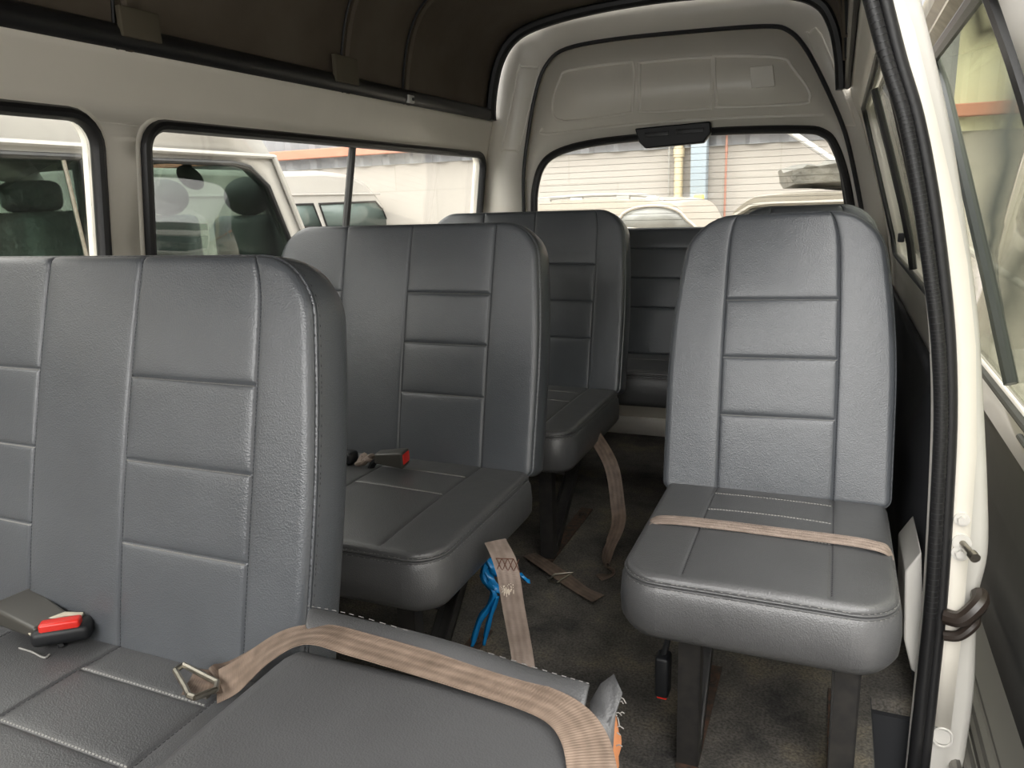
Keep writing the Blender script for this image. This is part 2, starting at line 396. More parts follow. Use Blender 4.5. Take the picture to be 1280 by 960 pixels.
def bench(name, label, y0, xL, xR, seams, panels, ztop_b, x_legs, group=None, stitch=False, zt=.40, dy=0, dz=0, step=.1253, h1=None, L=.665, pan_len=.50,
          T=.105, cat='bench seat', panT=.132, zb=.40, roll=0, panseams=None, Rr=.085, tap=.03):
    """y0 = row's y at the first seam's height; world coordinates relative to the root at floor level"""
    h1 = (ZF-.2333+dz) if h1 is None else h1
    yb = y0-.2549*(h1-zb)
    cx = (xL+xR)/2; root = thing(name, (cx, yb-.25, 0), label, cat, group)
    mp0 = back_map(yb, zb)
    R_ = Matrix.Rotation(roll, 3, 'Y')
    def mp(a, b, d):
        v = Vector(mp0(a, b, d))
        if roll: pv = Vector((cx, yb, zb)); v = pv+R_ @ (v-pv)
        return tuple(v)
    s1 = (h1-zb)/CA; hs = []
    for (a, b) in panels:
        for k in range(3): hs.append((a, b, s1-k*step/CA))
    bk = cushion('backrest', M['seat'], root, mp, xL, xR, L, T, R=Rr, taper=tap, vs_=[(s_, .0, L) for s_ in seams], hs_=hs,
                 vthread=(1, .006) if stitch else None, hthread=(2, .0045) if stitch else None, edge=.013, ek=.8)  # pale dashes along the cross seams stand in for their edge glint
    ps = panseams if panseams is not None else []
    pn = cushion('seat_cushion', M['pan'], root, pan_map(yb-pan_len, yb+.02, zt+.0, zt+.0), xL+.012, xR-.008, pan_len+.02, panT, R=.07, taper=.0,
                 vs_=[(s_, .0, pan_len) for s_ in seams], hs_=[(a, b, t) for (a, b) in panels for t in ps],
                 vthread=(1 if stitch else 2, .007), hthread=(2, .006), edge=.014, ek=.7, crown=.012, bottom=.022, bulge=.010, soft=.0012, sharp=.0018)
    mb = MB()
    for x in (xL+.06, xR-.06): mb.box((x-.015, yb-pan_len+.07, zt-panT-.02), (x+.015, yb+.02, zt-panT+.01))
    mb.box((xL+.06, yb-.06, zt-panT-.02), (xR-.06, yb-.03, zt-panT+.01)); mb.box((xL+.06, yb-pan_len+.09, zt-panT-.02), (xR-.06, yb-pan_len+.12, zt-panT+.01))
    fr = mb.obj('seat_frame', M['steel'], root, smooth=False)
    rps = []
    for x in (xL+.1, xR-.1):
        mb = MB(); mb.tube([(x, yb-.06, zt-panT-.005), (x, yb+.06, zt-panT-.005), (x, yb+.12, zt-.03), (x, yb+.12+.13, zt+.25)], .011, 8)
        rps.append(mb.obj('hinge_bar', M['steel'], root))
    parts = [bk, pn, fr]+rps
    for x in x_legs: parts += list(side_frame(root, x, yb-pan_len+.09, zt-panT-.01, yb-.04))
    adopt(root, *parts)
    return root, yb

X1, X2, G = -1.0066, -.7678, .2042
def bs(dx): return [X1-G-.232+dx, X1-G+dx, X1+dx, X2+dx]
def bp(dx): return [(X1-G-.232+dx, X1-G+dx), (X1+dx, X2+dx)]
row1, yb1 = bench('bench_seat', 'large grey vinyl two-person bench in the foreground, cropped by the left edge of the view', .8305, -1.49, -.648, bs(.0212), bp(.0212), 0, (-1.36, -.76),
      'two-person benches along the left wall', stitch=True, zt=.448, zb=.44, dz=-.0104, step=.1235, L=.615, panseams=(.085, .21), pan_len=.47)
row2, yb2 = bench('bench_seat', 'grey vinyl two-person bench in the second row, opposite the single seat on the right', 1.7387, -1.472, -.655, bs(-.0213), bp(-.0213), 0, (-1.36, -.79),
      'two-person benches along the left wall', zt=.45, zb=.44, dz=.0067, step=.126, panseams=(.1, .22), stitch=True, L=.626, pan_len=.48)
row3, yb3 = bench('bench_seat', 'grey vinyl two-person bench in the third row, between the second row and the rear bench', 2.5882, -1.45, -.66, bs(0), bp(0), 0, (-1.36, -.775),
      'two-person benches along the left wall', zt=.45, zb=.44, dz=.004, step=.1257, panseams=(.1, .22), L=.637, pan_len=.52)
XG = -.2164
sg1, ybs = bench('single_seat', 'grey vinyl single seat in full view beside the door pillar, tan belt across its cushion', 1.7728, -.338, .138, [XG, XG+.2421], [(XG, XG+.2421)], 0, (-.21, .065),
      'single seats along the right side', zt=.45, zb=.44, step=.1253, roll=math.radians(-1.2), panseams=(.06, .16, .26), stitch=True, cat='seat', L=.632, pan_len=.45, Rr=.09, tap=.045)
sg2, _ = bench('single_seat', 'grey vinyl single seat mostly hidden behind the nearer single seat, only its top showing', 2.60, -.34, .145, [XG+.01, XG+.2521], [(XG+.01, XG+.2521)], 0, (-.195, .065),
      'single seats along the right side', zt=.45, zb=.44, panseams=(.1, .25), cat='seat', L=.632, Rr=.09, tap=.045)
rb, yb4 = bench('rear_bench', 'wide dark grey vinyl bench across the very back under the rear window', 3.15, -1.44, .12, [-1.18, -.92, -.38, -.12], [(-.92, -.38), (-1.4, -1.18), (-.12, .1)], 0, (-1.3, .0),
      zt=.46, zb=.46, h1=.885, step=.118, L=.525, pan_len=.30, panseams=(.15,), panT=.14, Rr=.05, tap=.01)

# ---------------------------------------------------------------- the van body
def interp(tab, z):
    z = min(max(z, tab[0][0]), tab[-1][0])
    for (a, b), (c, d) in zip(tab, tab[1:]):
        if z <= c: return b+(d-b)*(z-a)/(c-a)
XLT = [(0, -1.60), (.8, -1.60), (1.0, -1.575), (1.3, -1.535), (1.48, -1.495)]
XRT = [(0, .235), (.2, .235), (.45, .23), (.6, .225), (.8, .205), (.95, .178), (1.05, .152), (1.2, .108), (1.35, .062), (1.46, .015)]
xl = lambda z: interp(XLT, z)
xr = lambda z: interp(XRT, z)
YR = 3.40; YF = -.8; ZT = 1.475
cuts = [.2, .45, .6, .7, .8, .87, .95, 1.0, 1.05, 1.12, 1.2, 1.27, 1.3, 1.35, 1.4, 1.44]

fl = MB(); fl.box((-1.62, YF, -.03), (.13, YR+.05, 0)); fl.box((.13, 1.66, -.03), (.25, YR+.05, 0)); o = fl.obj('floor', M['carpet'], smooth=False); tag(o, kind='structure')
mb = MB(); mb.box((.118, .0, -.26), (.132, 1.66, -.001)); mb.box((.12, .0, -.28), (.42, 1.66, -.25)); mb.box((.13, 1.645, -.26), (.25, 1.66, -.03))
tag(mb.obj('trim_26', M['trim_dark'], smooth=False), kind='structure')
# left wall with two window openings
W1 = rrect(-.35, .93, 1.295, 1.312, .07); W2 = rrect(1.425, .93, 3.36, 1.305, .06)
W1o = rrect(-.37, .91, 1.345, 1.332, .08)
wl = sheet([[(YF, 0), (YR, 0), (YR, ZT), (YF, ZT)], W1, W2], cuts, lambda y, z: Vector((xl(z), y, z)), .05, 'wall_left', M['paint'], offset=1 if False else -1)
tag(wl, kind='structure')
def frame_on(loop, xf, off, r, sx=1):
    return [Vector((xf(z)+off, y, z)) for y, z in loop]
def window_unit(name, loop, xf, off, extra=None, r=.014):
    y0 = min(p[0] for p in loop); y1 = max(p[0] for p in loop); z0 = min(p[1] for p in loop); z1 = max(p[1] for p in loop)
    root = bpy.data.objects.new(name, None); C.objects.link(root); root['kind'] = 'structure'; root.location = ((xf(1.1)), (y0+y1)/2, z0)
    g = sheet([loop], [c for c in cuts if z0 < c < z1], lambda y, z: Vector((xf(z)+off, y, z)), .004, 'glass', M['glass'])
    mb = MB(); mb.tube(frame_on(loop, xf, 0, r), r, 10, closed=True, up=(1, 0, 0), sx=.9)
    s_ = mb.obj('rubber_seal', M['rubber'])
    ps = [g, s_]
    if extra: ps += extra()
    adopt(root, *ps); return root
def ex2():
    mb = MB(); p = [at(447, 183, x=xl(1.3)), at(434, 290, x=xl(1.0))]; p[0].z = 1.30; p[1] = Vector((p[1].x, p[1].y-.0, .95))
    a, b = p; mb.box((0, 0, 0), (.001, .001, .001)); mb = MB()
    mb.tube([a+Vector((-.02, 0, 0)), b+Vector((-.02, 0, 0))], .013, 8, sx=.8); return [mb.obj('slider_bar', M['trim_grey'])]
def ex1():
    mb = MB(); mb.tube([Vector((xl(z)-.02, 1.30, z)) for z in (.94, 1.1, 1.29)], .008, 8); return [mb.obj('slider_bar', M['metal'])]
window_unit('window_1', W1, xl, -.03, ex1, .017); window_unit('window_2', W2, xl, -.03, ex2, .017)
# pressed reveal round each window
for lp, k in ((W1, 1), (W2, 2)):
    cy = (min(p[0] for p in lp)+max(p[0] for p in lp))/2; cz = (min(p[1] for p in lp)+max(p[1] for p in lp))/2
    big = [(cy+(p[0]-cy)*(1+.022), cz+(p[1]-cz)*1.08) for p in lp]
    mb = MB(); mb.tube([Vector((xl(z)-.003, y, z)) for y, z in big], .004, 8, closed=True, up=(1, 0, 0), sx=2.5)
    tag(mb.obj('trim_%d' % k, M['paint']), kind='structure')

# right wall behind the sliding door opening
YD = 1.60
W3 = rrect(1.72, .87, 3.02, 1.36, .06)
wr = sheet([[(YD, 0), (YR, 0), (YR, ZT), (YD, ZT)], W3], cuts, lambda y, z: Vector((xr(z), y, z)), .045, 'wall_right', M['paint'], offset=1)
tag(wr, kind='structure')
def ex3():
    mb = MB(); q = at(1122, 297, y=2.35); q.x = xr(q.z)-.012
    mb.box(q-Vector((.008, .012, .012)), q+Vector((.008, .012, .012)), bev=.003); l_ = mb.obj('window_latch', M['plastic'])
    mb = MB(); mb.tube([Vector((xr(z)+.006, 2.33, z)) for z in (.88, .95, 1.05, 1.2, 1.35)], .010, 8); return [l_, mb.obj('slider_bar', M['rubber'])]
window_unit('window_3', W3, xr, .025, ex3, .008)
# dark board under the right window
o = sheet([[(1.68, .02), (3.38, .02), (3.38, .74), (1.68, .74)]], [.2, .45, .6, .7], lambda y, z: Vector((xr(z)-.006, y, z)), .012, 'side_trim', M['trim_dark'])
o.name = 'trim_3'; tag(o, kind='structure')

# headliner: high roof cove
PROF = [(-1.505, 1.455), (-1.505, 1.50), (-1.49, 1.60), (-1.455, 1.71), (-1.39, 1.795), (-1.28, 1.845), (-1.05, 1.88), (-.74, 1.893), (-.43, 1.88), (-.21, 1.845), (-.10, 1.795), (-.045, 1.71), (-.016, 1.60), (-.004, 1.50), (-.001, 1.47)]
pr = spline([(a, 0, b) for a, b in PROF], 4)
ys = np.linspace(YF, YR-.03, 40); vs = []; fs = []
for j, y in enumerate(ys):
    for p in pr: vs.append((p.x, y, p.z))
n_ = len(pr)
for j in range(len(ys)-1):
    for i in range(n_-1): fs.append((j*n_+i, j*n_+i+1, (j+1)*n_+i+1, (j+1)*n_+i))
hl = link('ceiling', vs, fs, M['liner']); hl.modifiers.new('s', 'SOLIDIFY').thickness = .012; hl.modifiers['s'].offset = 1; tag(hl, kind='structure')
# long rubber trims, and the arch at the back
mb = MB(); mb.tube([(-1.497, YF, 1.482), (-1.497, YR-.06, 1.482)], .027, 12, sx=.7, up=(0, 0, 1))
mb.tube([(.005, YF, 1.475), (.005, YR-.06, 1.475)], .011, 10)
mb.tube([(p.x, YR-.035, p.z) for p in spline([(a*.985-.011, 0, 1.455+(b-1.455)*.975) for a, b in PROF], 6)], .026, 10)
tag(mb.obj('trim_4', M['rubber']), kind='structure')
# seams, pads and clips on the headliner
def rib(y, r=.004, m='plastic', dx=.004, name='trim'):
    mb = MB(); mb.tube([(-.745+(p.x+.745)*.994, y, 1.40+(p.z-1.40)*.992) for p in pr], r, 6); return mb.obj(name, M[m])
k = 5
for px, py in ((430, 60), (508, 90), (150, 25)):
    q = at(px, py, x=-1.48); 
    tag(rib(q.y), kind='structure').name = 'trim_%d' % k; k += 1
    mb = MB(); mb.tube([(-.745+(p.x+.745)*.994, q.y+.03, 1.40+(p.z-1.40)*.99) for p in pr], .012, 6, sx=.6)
    tag(mb.obj('trim_%d' % k, M['liner']), kind='structure'); k += 1
padm = mat('khaki_pad', (.10, .085, .058), .85)
def pad(u0, v0, u1, v1, label):
    a = at(u0, v1, x=-1.487); b = at(u1, v1, x=-1.487); h = at(u0, v0, x=-1.487).z
    mb = MB(); mb.box((-1.487, a.y, 1.48), (-1.472, b.y, max(h, 1.52)), bev=.003)
    o = mb.obj('foam_pad', padm); tag(o, label, 'pad', 'khaki pads on the roof lining')
pad(417, 68, 445, 108, 'khaki foam pad above the left rubber trim, near the white clip')
pad(150, 8, 198, 58, 'khaki foam pad at the top left corner of the roof lining')
q = at(513, 124, x=-1.48); mb = MB(); mb.box(q+Vector((-.008, -.022, -.014)), q+Vector((.006, .022, .014)), bev=.003)
mb.cyl(q+Vector((.005, .008, 0)), q+Vector((.010, .008, 0)), .006, 12, 1)
o = mb.obj('roof_clip', None, mats=[mat('white_clip', (.6, .6, .58), .5), M['plastic']]); tag(o, 'small white clip with a dark stud on the left roof trim', 'clip')

# rear frame and tailgate, both pressed steel
YT = YR+.025
def pl(pts, y): return [(at(u, v, y=y).x, at(u, v, y=y).z) for u, v in pts]
SEAL = [(655, 262), (655, 215), (661, 165), (671, 112), (684, 80), (708, 61), (770, 49), (870, 39), (955, 33), (985, 38), (1008, 62), (1034, 112), (1056, 165), (1068, 215), (1077, 262)]
seal = pl(SEAL, YR); seal = [(p.x, p.z) for p in spline([(a, 0, b) for a, b in seal], 5)]
seal = [(seal[0][0]-.02, .08)]+seal+[(seal[-1][0]+.01, .08)]
fr = sheet([[(-1.66, 0), (.30, 0), (.30, 1.2), (.12, ZT), (.0, ZT+.05), (.0, 1.9), (-.2, 1.93), (-1.3, 1.93), (-1.5, 1.9), (-1.52, ZT), (-1.62, 1.2)], seal[::-1]], [], lambda x, z: Vector((x, YR, z)), .04, 'wall_rear', M['paint'], offset=-1)
tag(fr, kind='structure')
mb = MB(); mb.tube([(x, YR-.004, z) for x, z in seal], .0085, 8, up=(0, 1, 0)); tag(mb.obj('trim_20', M['rubber']), kind='structure')
WIN = [(668, 268), (669, 238), (677, 209), (695, 192), (735, 180), (800, 172), (900, 164), (1000, 162), (1030, 167), (1044, 184), (1056, 220), (1064, 262)]
win = pl(WIN, YT); win = [(p.x, p.z) for p in spline([(a, 0, b) for a, b in win], 5)]
win = [(win[0][0]-.01, .88)]+win+[(win[-1][0]+.02, .88)]
door = bpy.data.objects.new('door_1', None); C.objects.link(door); door.location = (-.65, YT, .08); door['kind'] = 'structure'
sg = [(x+(.012 if x < -.65 else -.012)*-1, z) for x, z in seal]
pn = sheet([sg, win[::-1]], [], lambda x, z: Vector((x, YT, z)), .03, 'door_panel', M['paint'], offset=-1)
mb = MB()
def emb(pix, r=.004, closed=True, sp=4):
    p = [at(u, v, y=YT) for u, v in pix]; p = spline(p, sp, closed); mb.tube([Vector((a.x, YT-.001, a.z)) for a in p], r, 8, closed=closed, up=(0, 1, 0), sx=1.6)
emb([(690, 135), (700, 98), (712, 88), (780, 78), (792, 84), (790, 135), (782, 142), (705, 152)])
emb([(800, 84), (806, 78), (880, 72), (890, 78), (888, 130), (880, 136), (806, 140), (800, 132)])
emb([(893, 76), (900, 70), (975, 72), (990, 84), (1010, 112), (1012, 124), (1000, 130), (905, 134), (896, 126)])
emb([(678, 160), (684, 168), (790, 156), (900, 148), (1030, 144)], .004, False)
p = mb.obj('pressed_ribs', M['paint'])
mb = MB()
pc = [at(u, v, y=YT-.006) for u, v in ((937, 84), (966, 81), (969, 108), (940, 111))]
vs = [Vector((a.x, YT-.012, a.z)) for a in pc]+[Vector((a.x, YT+.002, a.z)) for a in pc]
mb.add(vs, [(3, 2, 1, 0), (0, 1, 5, 4), (1, 2, 6, 5), (2, 3, 7, 6), (3, 0, 4, 7)]); cv = mb.obj('cover_plate', M['paint'], bevel=.002)
gl = sheet([win], [], lambda x, z: Vector((x, YT+.02, z)), .004, 'rear_glass', M['glass'])
mb = MB(); mb.tube([Vector((x, YT-.002, z)) for x, z in win], .017, 10, closed=True, up=(0, 1, 0), sx=1.0); rs = mb.obj('rubber_seal', M['rubber'])
mb = MB()
zz = sorted([z for x, z in win]); ztop = zz[-1]-.03
for i in range(12):
    v = 186+i*7.6; a = at(700, v+8, y=YT+.02); z = a.z
    xs = [x for (x, q), (x2, q2) in zip(win, win[1:]+win[:1]) if min(q, q2) <= z <= max(q, q2)]
    if len(xs) >= 2: mb.box((min(xs)+.02, YT+.0155, z-.0008), (max(xs)-.02, YT+.017, z+.0008))
he = mb.obj('heater_lines', M['heater'], smooth=False)
mb = MB()
for L_ in (((671, 205), (667, 225), (665, 268)), ((1041, 178), (1050, 215), (1058, 268))): mb.tube([at(u, v, y=YT+.012) for u, v in L_], .0035, 6)
gx = mb.obj('glass_edging', M['rubber'])
# lid-shaped black grip over the glass
hp = [at(u, v, y=YT-.02) for u, v in ((795, 161), (889, 152), (890, 166), (880, 179), (808, 186), (800, 178))]
mb = MB(); f_ = [Vector((a.x, YT-.045, a.z)) for a in hp]; b_ = [Vector((a.x, YT-.002, a.z)) for a in hp]; n = len(hp)
mb.add(f_+b_, [tuple(range(n)), tuple(range(n, 2*n))[::-1]]+[(i, i+n, (i+1) % n+n, (i+1) % n) for i in range(n)])
hd = mb.obj('grip_cover', M['plastic'], bevel=.006, smooth=False)
mb = MB()
for u0, u1 in ((806, 836), (845, 880)):
    a = at(u0, 160+(845-u0)*.1+2, y=YT-.045); b = at(u1, 169+(845-u1)*.1, y=YT-.045)
    mb.box((a.x, YT-.049, min(a.z, b.z)), (b.x, YT-.044, max(a.z, b.z)), bev=.0015)
hr = mb.obj('grip_recess', M['rubber'])
adopt(door, pn, p, cv, gl, rs, he, hd, gx); hr.parent = hd; hr.matrix_parent_inverse = Matrix.Identity(4)
adopt(door)
# pressed oval panels on the rear pillars
mb = MB()
def emb2(pix, r=.0035):
    p = [at(u, v, y=YR) for u, v in pix]; p = spline(p, 3, True); mb.tube([Vector((a.x, YR, a.z)) for a in p], r, 8, closed=True, up=(0, 1, 0), sx=1.3)
emb2([(652, 84), (671, 85), (673, 90), (650, 184), (645, 188), (630, 187), (628, 182), (648, 88)])
emb2([(1012, 42), (1026, 44), (1066, 148), (1064, 156), (1054, 156), (1050, 150), (1010, 50)])
tag(mb.obj('trim_21', M['paint']), kind='structure')

# ---------------------------------------------------------------- door pillar on the right with its weatherstrip
SL = [(1072, -60), (1088, 0), (1108, 75), (1131, 150), (1150, 250), (1164, 350), (1173, 430), (1176, 520), (1172, 620), (1164, 750), (1153, 860), (1142, 960), (1134, 1040)]
SR = [(1092, -60), (1106, 0), (1125, 75), (1147, 150), (1166, 250), (1179, 350), (1186, 430), (1188, 520), (1184, 620), (1176, 750), (1165, 860), (1154, 960), (1146, 1040)]
sl = spline([at(u, v, y=YD-.012) for u, v in SL], 6); sr = spline([at(u, v, y=YD) for u, v in SR], 6)
ws = thing('weatherstrip', (.2, YD, .1), 'thick ribbed black rubber weatherstrip running down the edge of the door pillar', 'weatherstrip')
mb = MB(); mb.tube(sl, .0125, 14, up=(0, 1, 0)); a1 = mb.obj('sealing_bulb', M['rubber'])
mb = MB(); mb.tube(sr, .0125, 12, up=(0, 1, 0), sx=1.0)
a2 = mb.obj('sealing_lip', M['rubber'])
mb = MB()
dense = spline(sl, 3); acc = 0; last = dense[0]
for a, b in zip(dense, dense[1:]):
    acc += (b-a).length
    if acc > .0065 and b.z > .25:
        acc = 0; t = (b-a).normalized(); s0 = Vector((1, 0, 0)); s0 = (s0-t*s0.dot(t)).normalized(); mb_p = []
        for g in range(-60, 100, 26):
            g_ = math.radians(g); mb_p.append(b+s0*math.sin(g_)*.0128-Vector((0, 1, 0))*math.cos(g_)*.0128)
        mb.tube(mb_p, .0007, 5)
a3 = mb.obj('ribbing', mat('rib_rubber', (.025, .026, .028), .35)); adopt(ws, a1, a2); a3.parent = a1

OUT = [(1136, -60), (1150, 0), (1172, 90), (1190, 175), (1208, 290), (1222, 400), (1228, 500), (1233, 600), (1234, 690), (1222, 745), (1219, 800), (1216, 870), (1203, 960), (1190, 1040)]
ou = [at(u, v, y=YD+.05) for u, v in OUT]
inn = spline([at(u, v, y=YD+.006) for u, v in SR], 8)
def near(z, L):
    for a, b in zip(L, L[1:]):
        if min(a.z, b.z) <= z <= max(a.z, b.z): t = (z-a.z)/(b.z-a.z+1e-9); return a.lerp(b, t)
    return L[0] if z > L[0].z else L[-1]
ous = spline(ou, 6); vs = []; fs = []; cnt = 0; K = 10
for z in np.linspace(min(ous[-1].z, inn[-1].z)+.01, min(ous[0].z, inn[0].z)-.01, 90):
    a = near(z, inn); b = near(z, ous); wd = b.x-a.x
    for x, y in ((a.x-.03, YD+.035), (a.x-.004, YD+.004), (a.x+wd*.12, YD+.008), (a.x+wd*.45, YD+.014), (a.x+wd*.52, YD+.022), (a.x+wd*.8, YD+.03), (a.x+wd*.96, YD+.04), (b.x+.002, YD+.055), (b.x+.006, YD+.09), (b.x+.006, YD+.30)):
        vs.append((x, y, z))
    cnt += 1
for j in range(cnt-1):
    for i in range(K-1): fs.append((j*K+i, j*K+i+1, (j+1)*K+i+1, (j+1)*K+i))
pil = link('door_pillar', vs, fs, M['paint_door'], auto=50)
pil.name = 'trim_22'; tag(pil, kind='structure')
def on_pillar(u, v): return at(u, v, y=YD+.003)
st = on_pillar(1202, 677); D = Vector((0, -1, 0))
root = thing('door_striker', st, 'bright metal striker pin with bolts on the white door pillar', 'striker')
mb = MB(); mb.cyl(st, st+D*.006, .017, 24); mb.cyl(on_pillar(1200, 690), on_pillar(1200, 690)+D*.006, .016, 24)
mb.cyl(on_pillar(1202, 648), on_pillar(1202, 648)+D*.007, .014, 24); p1 = mb.obj('mounting_plate', M['paint_door'])
mb = MB(); mb.cyl(st, st+D*.045+Vector((.012, 0, -.004)), .006); mb.cyl(st+D*.044+Vector((.012, 0, -.004)), st+D*.058+Vector((.016, 0, -.006)), .0095); p2 = mb.obj('pin', M['metal'])
mb = MB()
for u, v in ((1202, 648), (1199, 690)): q = on_pillar(u, v); mb.cyl(q+D*.006, q+D*.015, .0085, 6); adopt(root, mb.obj('bolt', M['paint_door'])); mb = MB()
adopt(root, p1, p2)
mb = MB(); a = on_pillar(1187, 768); b = on_pillar(1222, 752)
mb.tube(spline([a+Vector((-.01, -.01, 0)), a.lerp(b, .4)+Vector((0, -.02, -.01)), b+Vector((0, -.012, 0)), b+Vector((.006, .02, .006))], 6), .0165, 10)
a = on_pillar(1186, 792); b = on_pillar(1216, 778)
mb.tube(spline([a+Vector((-.01, -.01, 0)), a.lerp(b, .4)+Vector((0, -.014, -.006)), b+Vector((0, -.008, 0)), b+Vector((.006, .02, .004))], 6), .011, 10)
tag(mb.obj('rubber_bumper', mat('greasy_rubber', (.03, .022, .018), .3)), 'greasy dark rubber bumper wrapped round the lower door pillar', 'bumper')
q = on_pillar(1178, 921); mb = MB(); mb.tube([q+Vector((math.cos(t)*.018, -.002, math.sin(t)*.022)) for t in np.linspace(0, 6.28, 25)[:-1]], .003, 6, closed=True); mb.cyl(q+Vector((0, .01, 0)), q+Vector((0, -.001, 0)), .017, 24)
tag(mb.obj('round_plug', M['paint_door']), 'round white painted plug low on the door pillar', 'plug')
# white corner of the lower body beside the seat
mb = MB(); A = [at(u, v, y=YD+.04) for u, v in ((1131, 715), (1152, 690), (1156, 850), (1139, 838), (1130, 800))]
n = len(A); mb.add([a for a in A]+[a+Vector((0, .2, 0)) for a in A], [tuple(range(n)), tuple(range(n, 2*n))[::-1]]+[(i, i+n, (i+1) % n+n, (i+1) % n) for i in range(n)])
tag(mb.obj('trim_23', M['paint_door'], smooth=False, bevel=.004), kind='structure')
# brackets on the rail above the rear right pillar
mb = MB()
for u, v in ((1068, 60), (1070, 72), (1075, 92)):
    q = at(u, v, y=3.1); mb.box(q-Vector((.02, .008, .012)), q+Vector((.01, .008, .012)), bev=.003)
tag(mb.obj('trim_24', M['paint']), kind='structure')

# ---------------------------------------------------------------- sliding door standing open outside
def dx(z): return interp([(-.3, .50), (.1, .52), (.5, .50), (.62, .475), (1.4, .30), (1.8, .20)], z)
def dpt(u, v, off=0):
    d = _f+_r*((u-640)/FPX)-_u*((v-480)/FPX); lo, hi = .3, 12
    for _ in range(60):
        t = (lo+hi)/2; p = EYE+d*t
        if p.x < dx(p.z)+off: lo = t
        else: hi = t
    return EYE+d*t
d2 = bpy.data.objects.new('door_2', None); C.objects.link(d2); d2['kind'] = 'structure'; d2.location = (.5, 2.2, -.1)
def dsheet(pix, name, m, off=0, th=.02, extra=None):
    p = [dpt(u, v, off) for u, v in pix] if pix else []; lp = [(a.y, a.z) for a in p] if pix else extra
    return sheet([lp], [-.1, .1, .3, .5, .62, .8, 1, 1.2, 1.4, 1.6], lambda y, z: Vector((dx(z)+off, y, z)), th, name, m, offset=1)
belt = dpt(1255, 487); zb_ = belt.z
0 and print('belt', belt, dpt(1170, 90), dpt(1240, 0))
ze = zb_
lower = dsheet(None, 'door_board', M['trim_grey'], 0, .03, [(1.0, -.52), (3.6, -.52), (3.6, ze-.12), (1.0, ze-.12)])
ledge = dsheet(None, 'belt_ledge', M['paint_door'], -.012, .05, [(1.0, ze-.13), (3.6, ze-.13), (3.6, ze-.012), (1.0, ze-.012)])
mb = MB(); mb.tube([(dx(ze)-.016, 1.0, ze-.006), (dx(ze)-.016, 3.6, ze-.006)], .012, 8); mb.tube([(dx(ze)-.03, 1.0, ze-.028), (dx(ze)-.03, 2.25, ze-.028)], .0085, 8); bt = mb.obj('belt_seal', M['trim_grey'])
zt_ = dpt(1175, 62).z
gls = dsheet(None, 'door_glass', glassmat('hazy_glass', (.68, .69, .62), .06), .012, .004, [(1.0, ze), (3.6, ze), (3.6, zt_), (1.0, zt_)])
mb = MB(); mb.tube([dpt(1166, 70, 0), dpt(1180, 110), dpt(1205, 215), dpt(1235, 345), dpt(1264, 480)], .021, 8, sx=.9); dv = mb.obj('divider_bar', mat('grey_green_rubber', (.06, .068, .066), .35))
mb = MB(); mb.tube([dpt(1236, -12), dpt(1250, 25), dpt(1268, 75), dpt(1284, 125), dpt(1305, 200)], .02, 8, sx=.9); dv2 = mb.obj('front_seal', M['rubber'])
rail = []
mb = MB(); mb.tube([(dx(zt_)-.004, 1.0, zt_), (dx(zt_)-.004, 4.2, zt_)], .02, 8); r1 = mb.obj('top_seal', M['rubber'])
rl = sheet([[(1.0, zt_+.01), (4.2, zt_+.01), (4.2, zt_+.17), (1.0, zt_+.17)]], [zt_+.03, zt_+.05, zt_+.07, zt_+.09, zt_+.11, zt_+.14], lambda y, z: Vector((dx(z)-.01+.012*math.sin((z-zt_)*90), y, z)), .03, 'top_rail', mat('worn_cream_paint', (.30, .27, .20), .45, noise=.4, nscale=14), offset=1)
fp = sheet([[(a.y, a.z) for a in [dpt(1244, -20), dpt(1300, 145), dpt(1400, 145), dpt(1400, -60)]]], [], lambda y, z: Vector((dx(z)-.004, y, z)), .02, 'front_stile', M['paint_door'], offset=1)
# sill track at the foot
mb = MB()
for i in range(4): mb.tube([(.30+i*.03, 1.1, -.10-.01*i), (.30+i*.03, 3.0, -.10-.01*i)], .012, 8)
mb.box((.27, 1.1, -.16), (.45, 3.0, -.12))
tk = mb.obj('sill_track', mat('dull_aluminium', (.28, .27, .25), .4, metal=.8))
tk.name = 'trim_25'; tag(tk, kind='structure')
adopt(d2, lower, ledge, bt, gls, dv, dv2, r1, rl, fp)

# ---------------------------------------------------------------- folded jump seat in the foreground
ZFd = .585
jroot = thing('folded_jump_seat', (-.4, .45, 0), 'folded-down grey vinyl jump seat with torn cover in the near foreground, belt over it', 'seat')
cl = at(385, 800, z=ZFd); cr = at(738, 880, z=ZFd)
0 and print('fold corners', cl, cr)
jb = cushion('backrest', M['fold'], None, lambda a, b, d: (a, .66-b, ZFd-d+.0*b), -.585, -.178, .56, .085, R=.05, taper=0, R0=.035, edge=.03, ek=.7, crown=.006, bottom=.02,
             vs_=[], hs_=[])
jp = cushion('seat_cushion', M['pan'], None, lambda a, b, d: (a, .70-b, .49-d), -.60, -.18, .52, .11, R=.06, taper=0, edge=.03, ek=.7, crown=.0, bottom=.03)
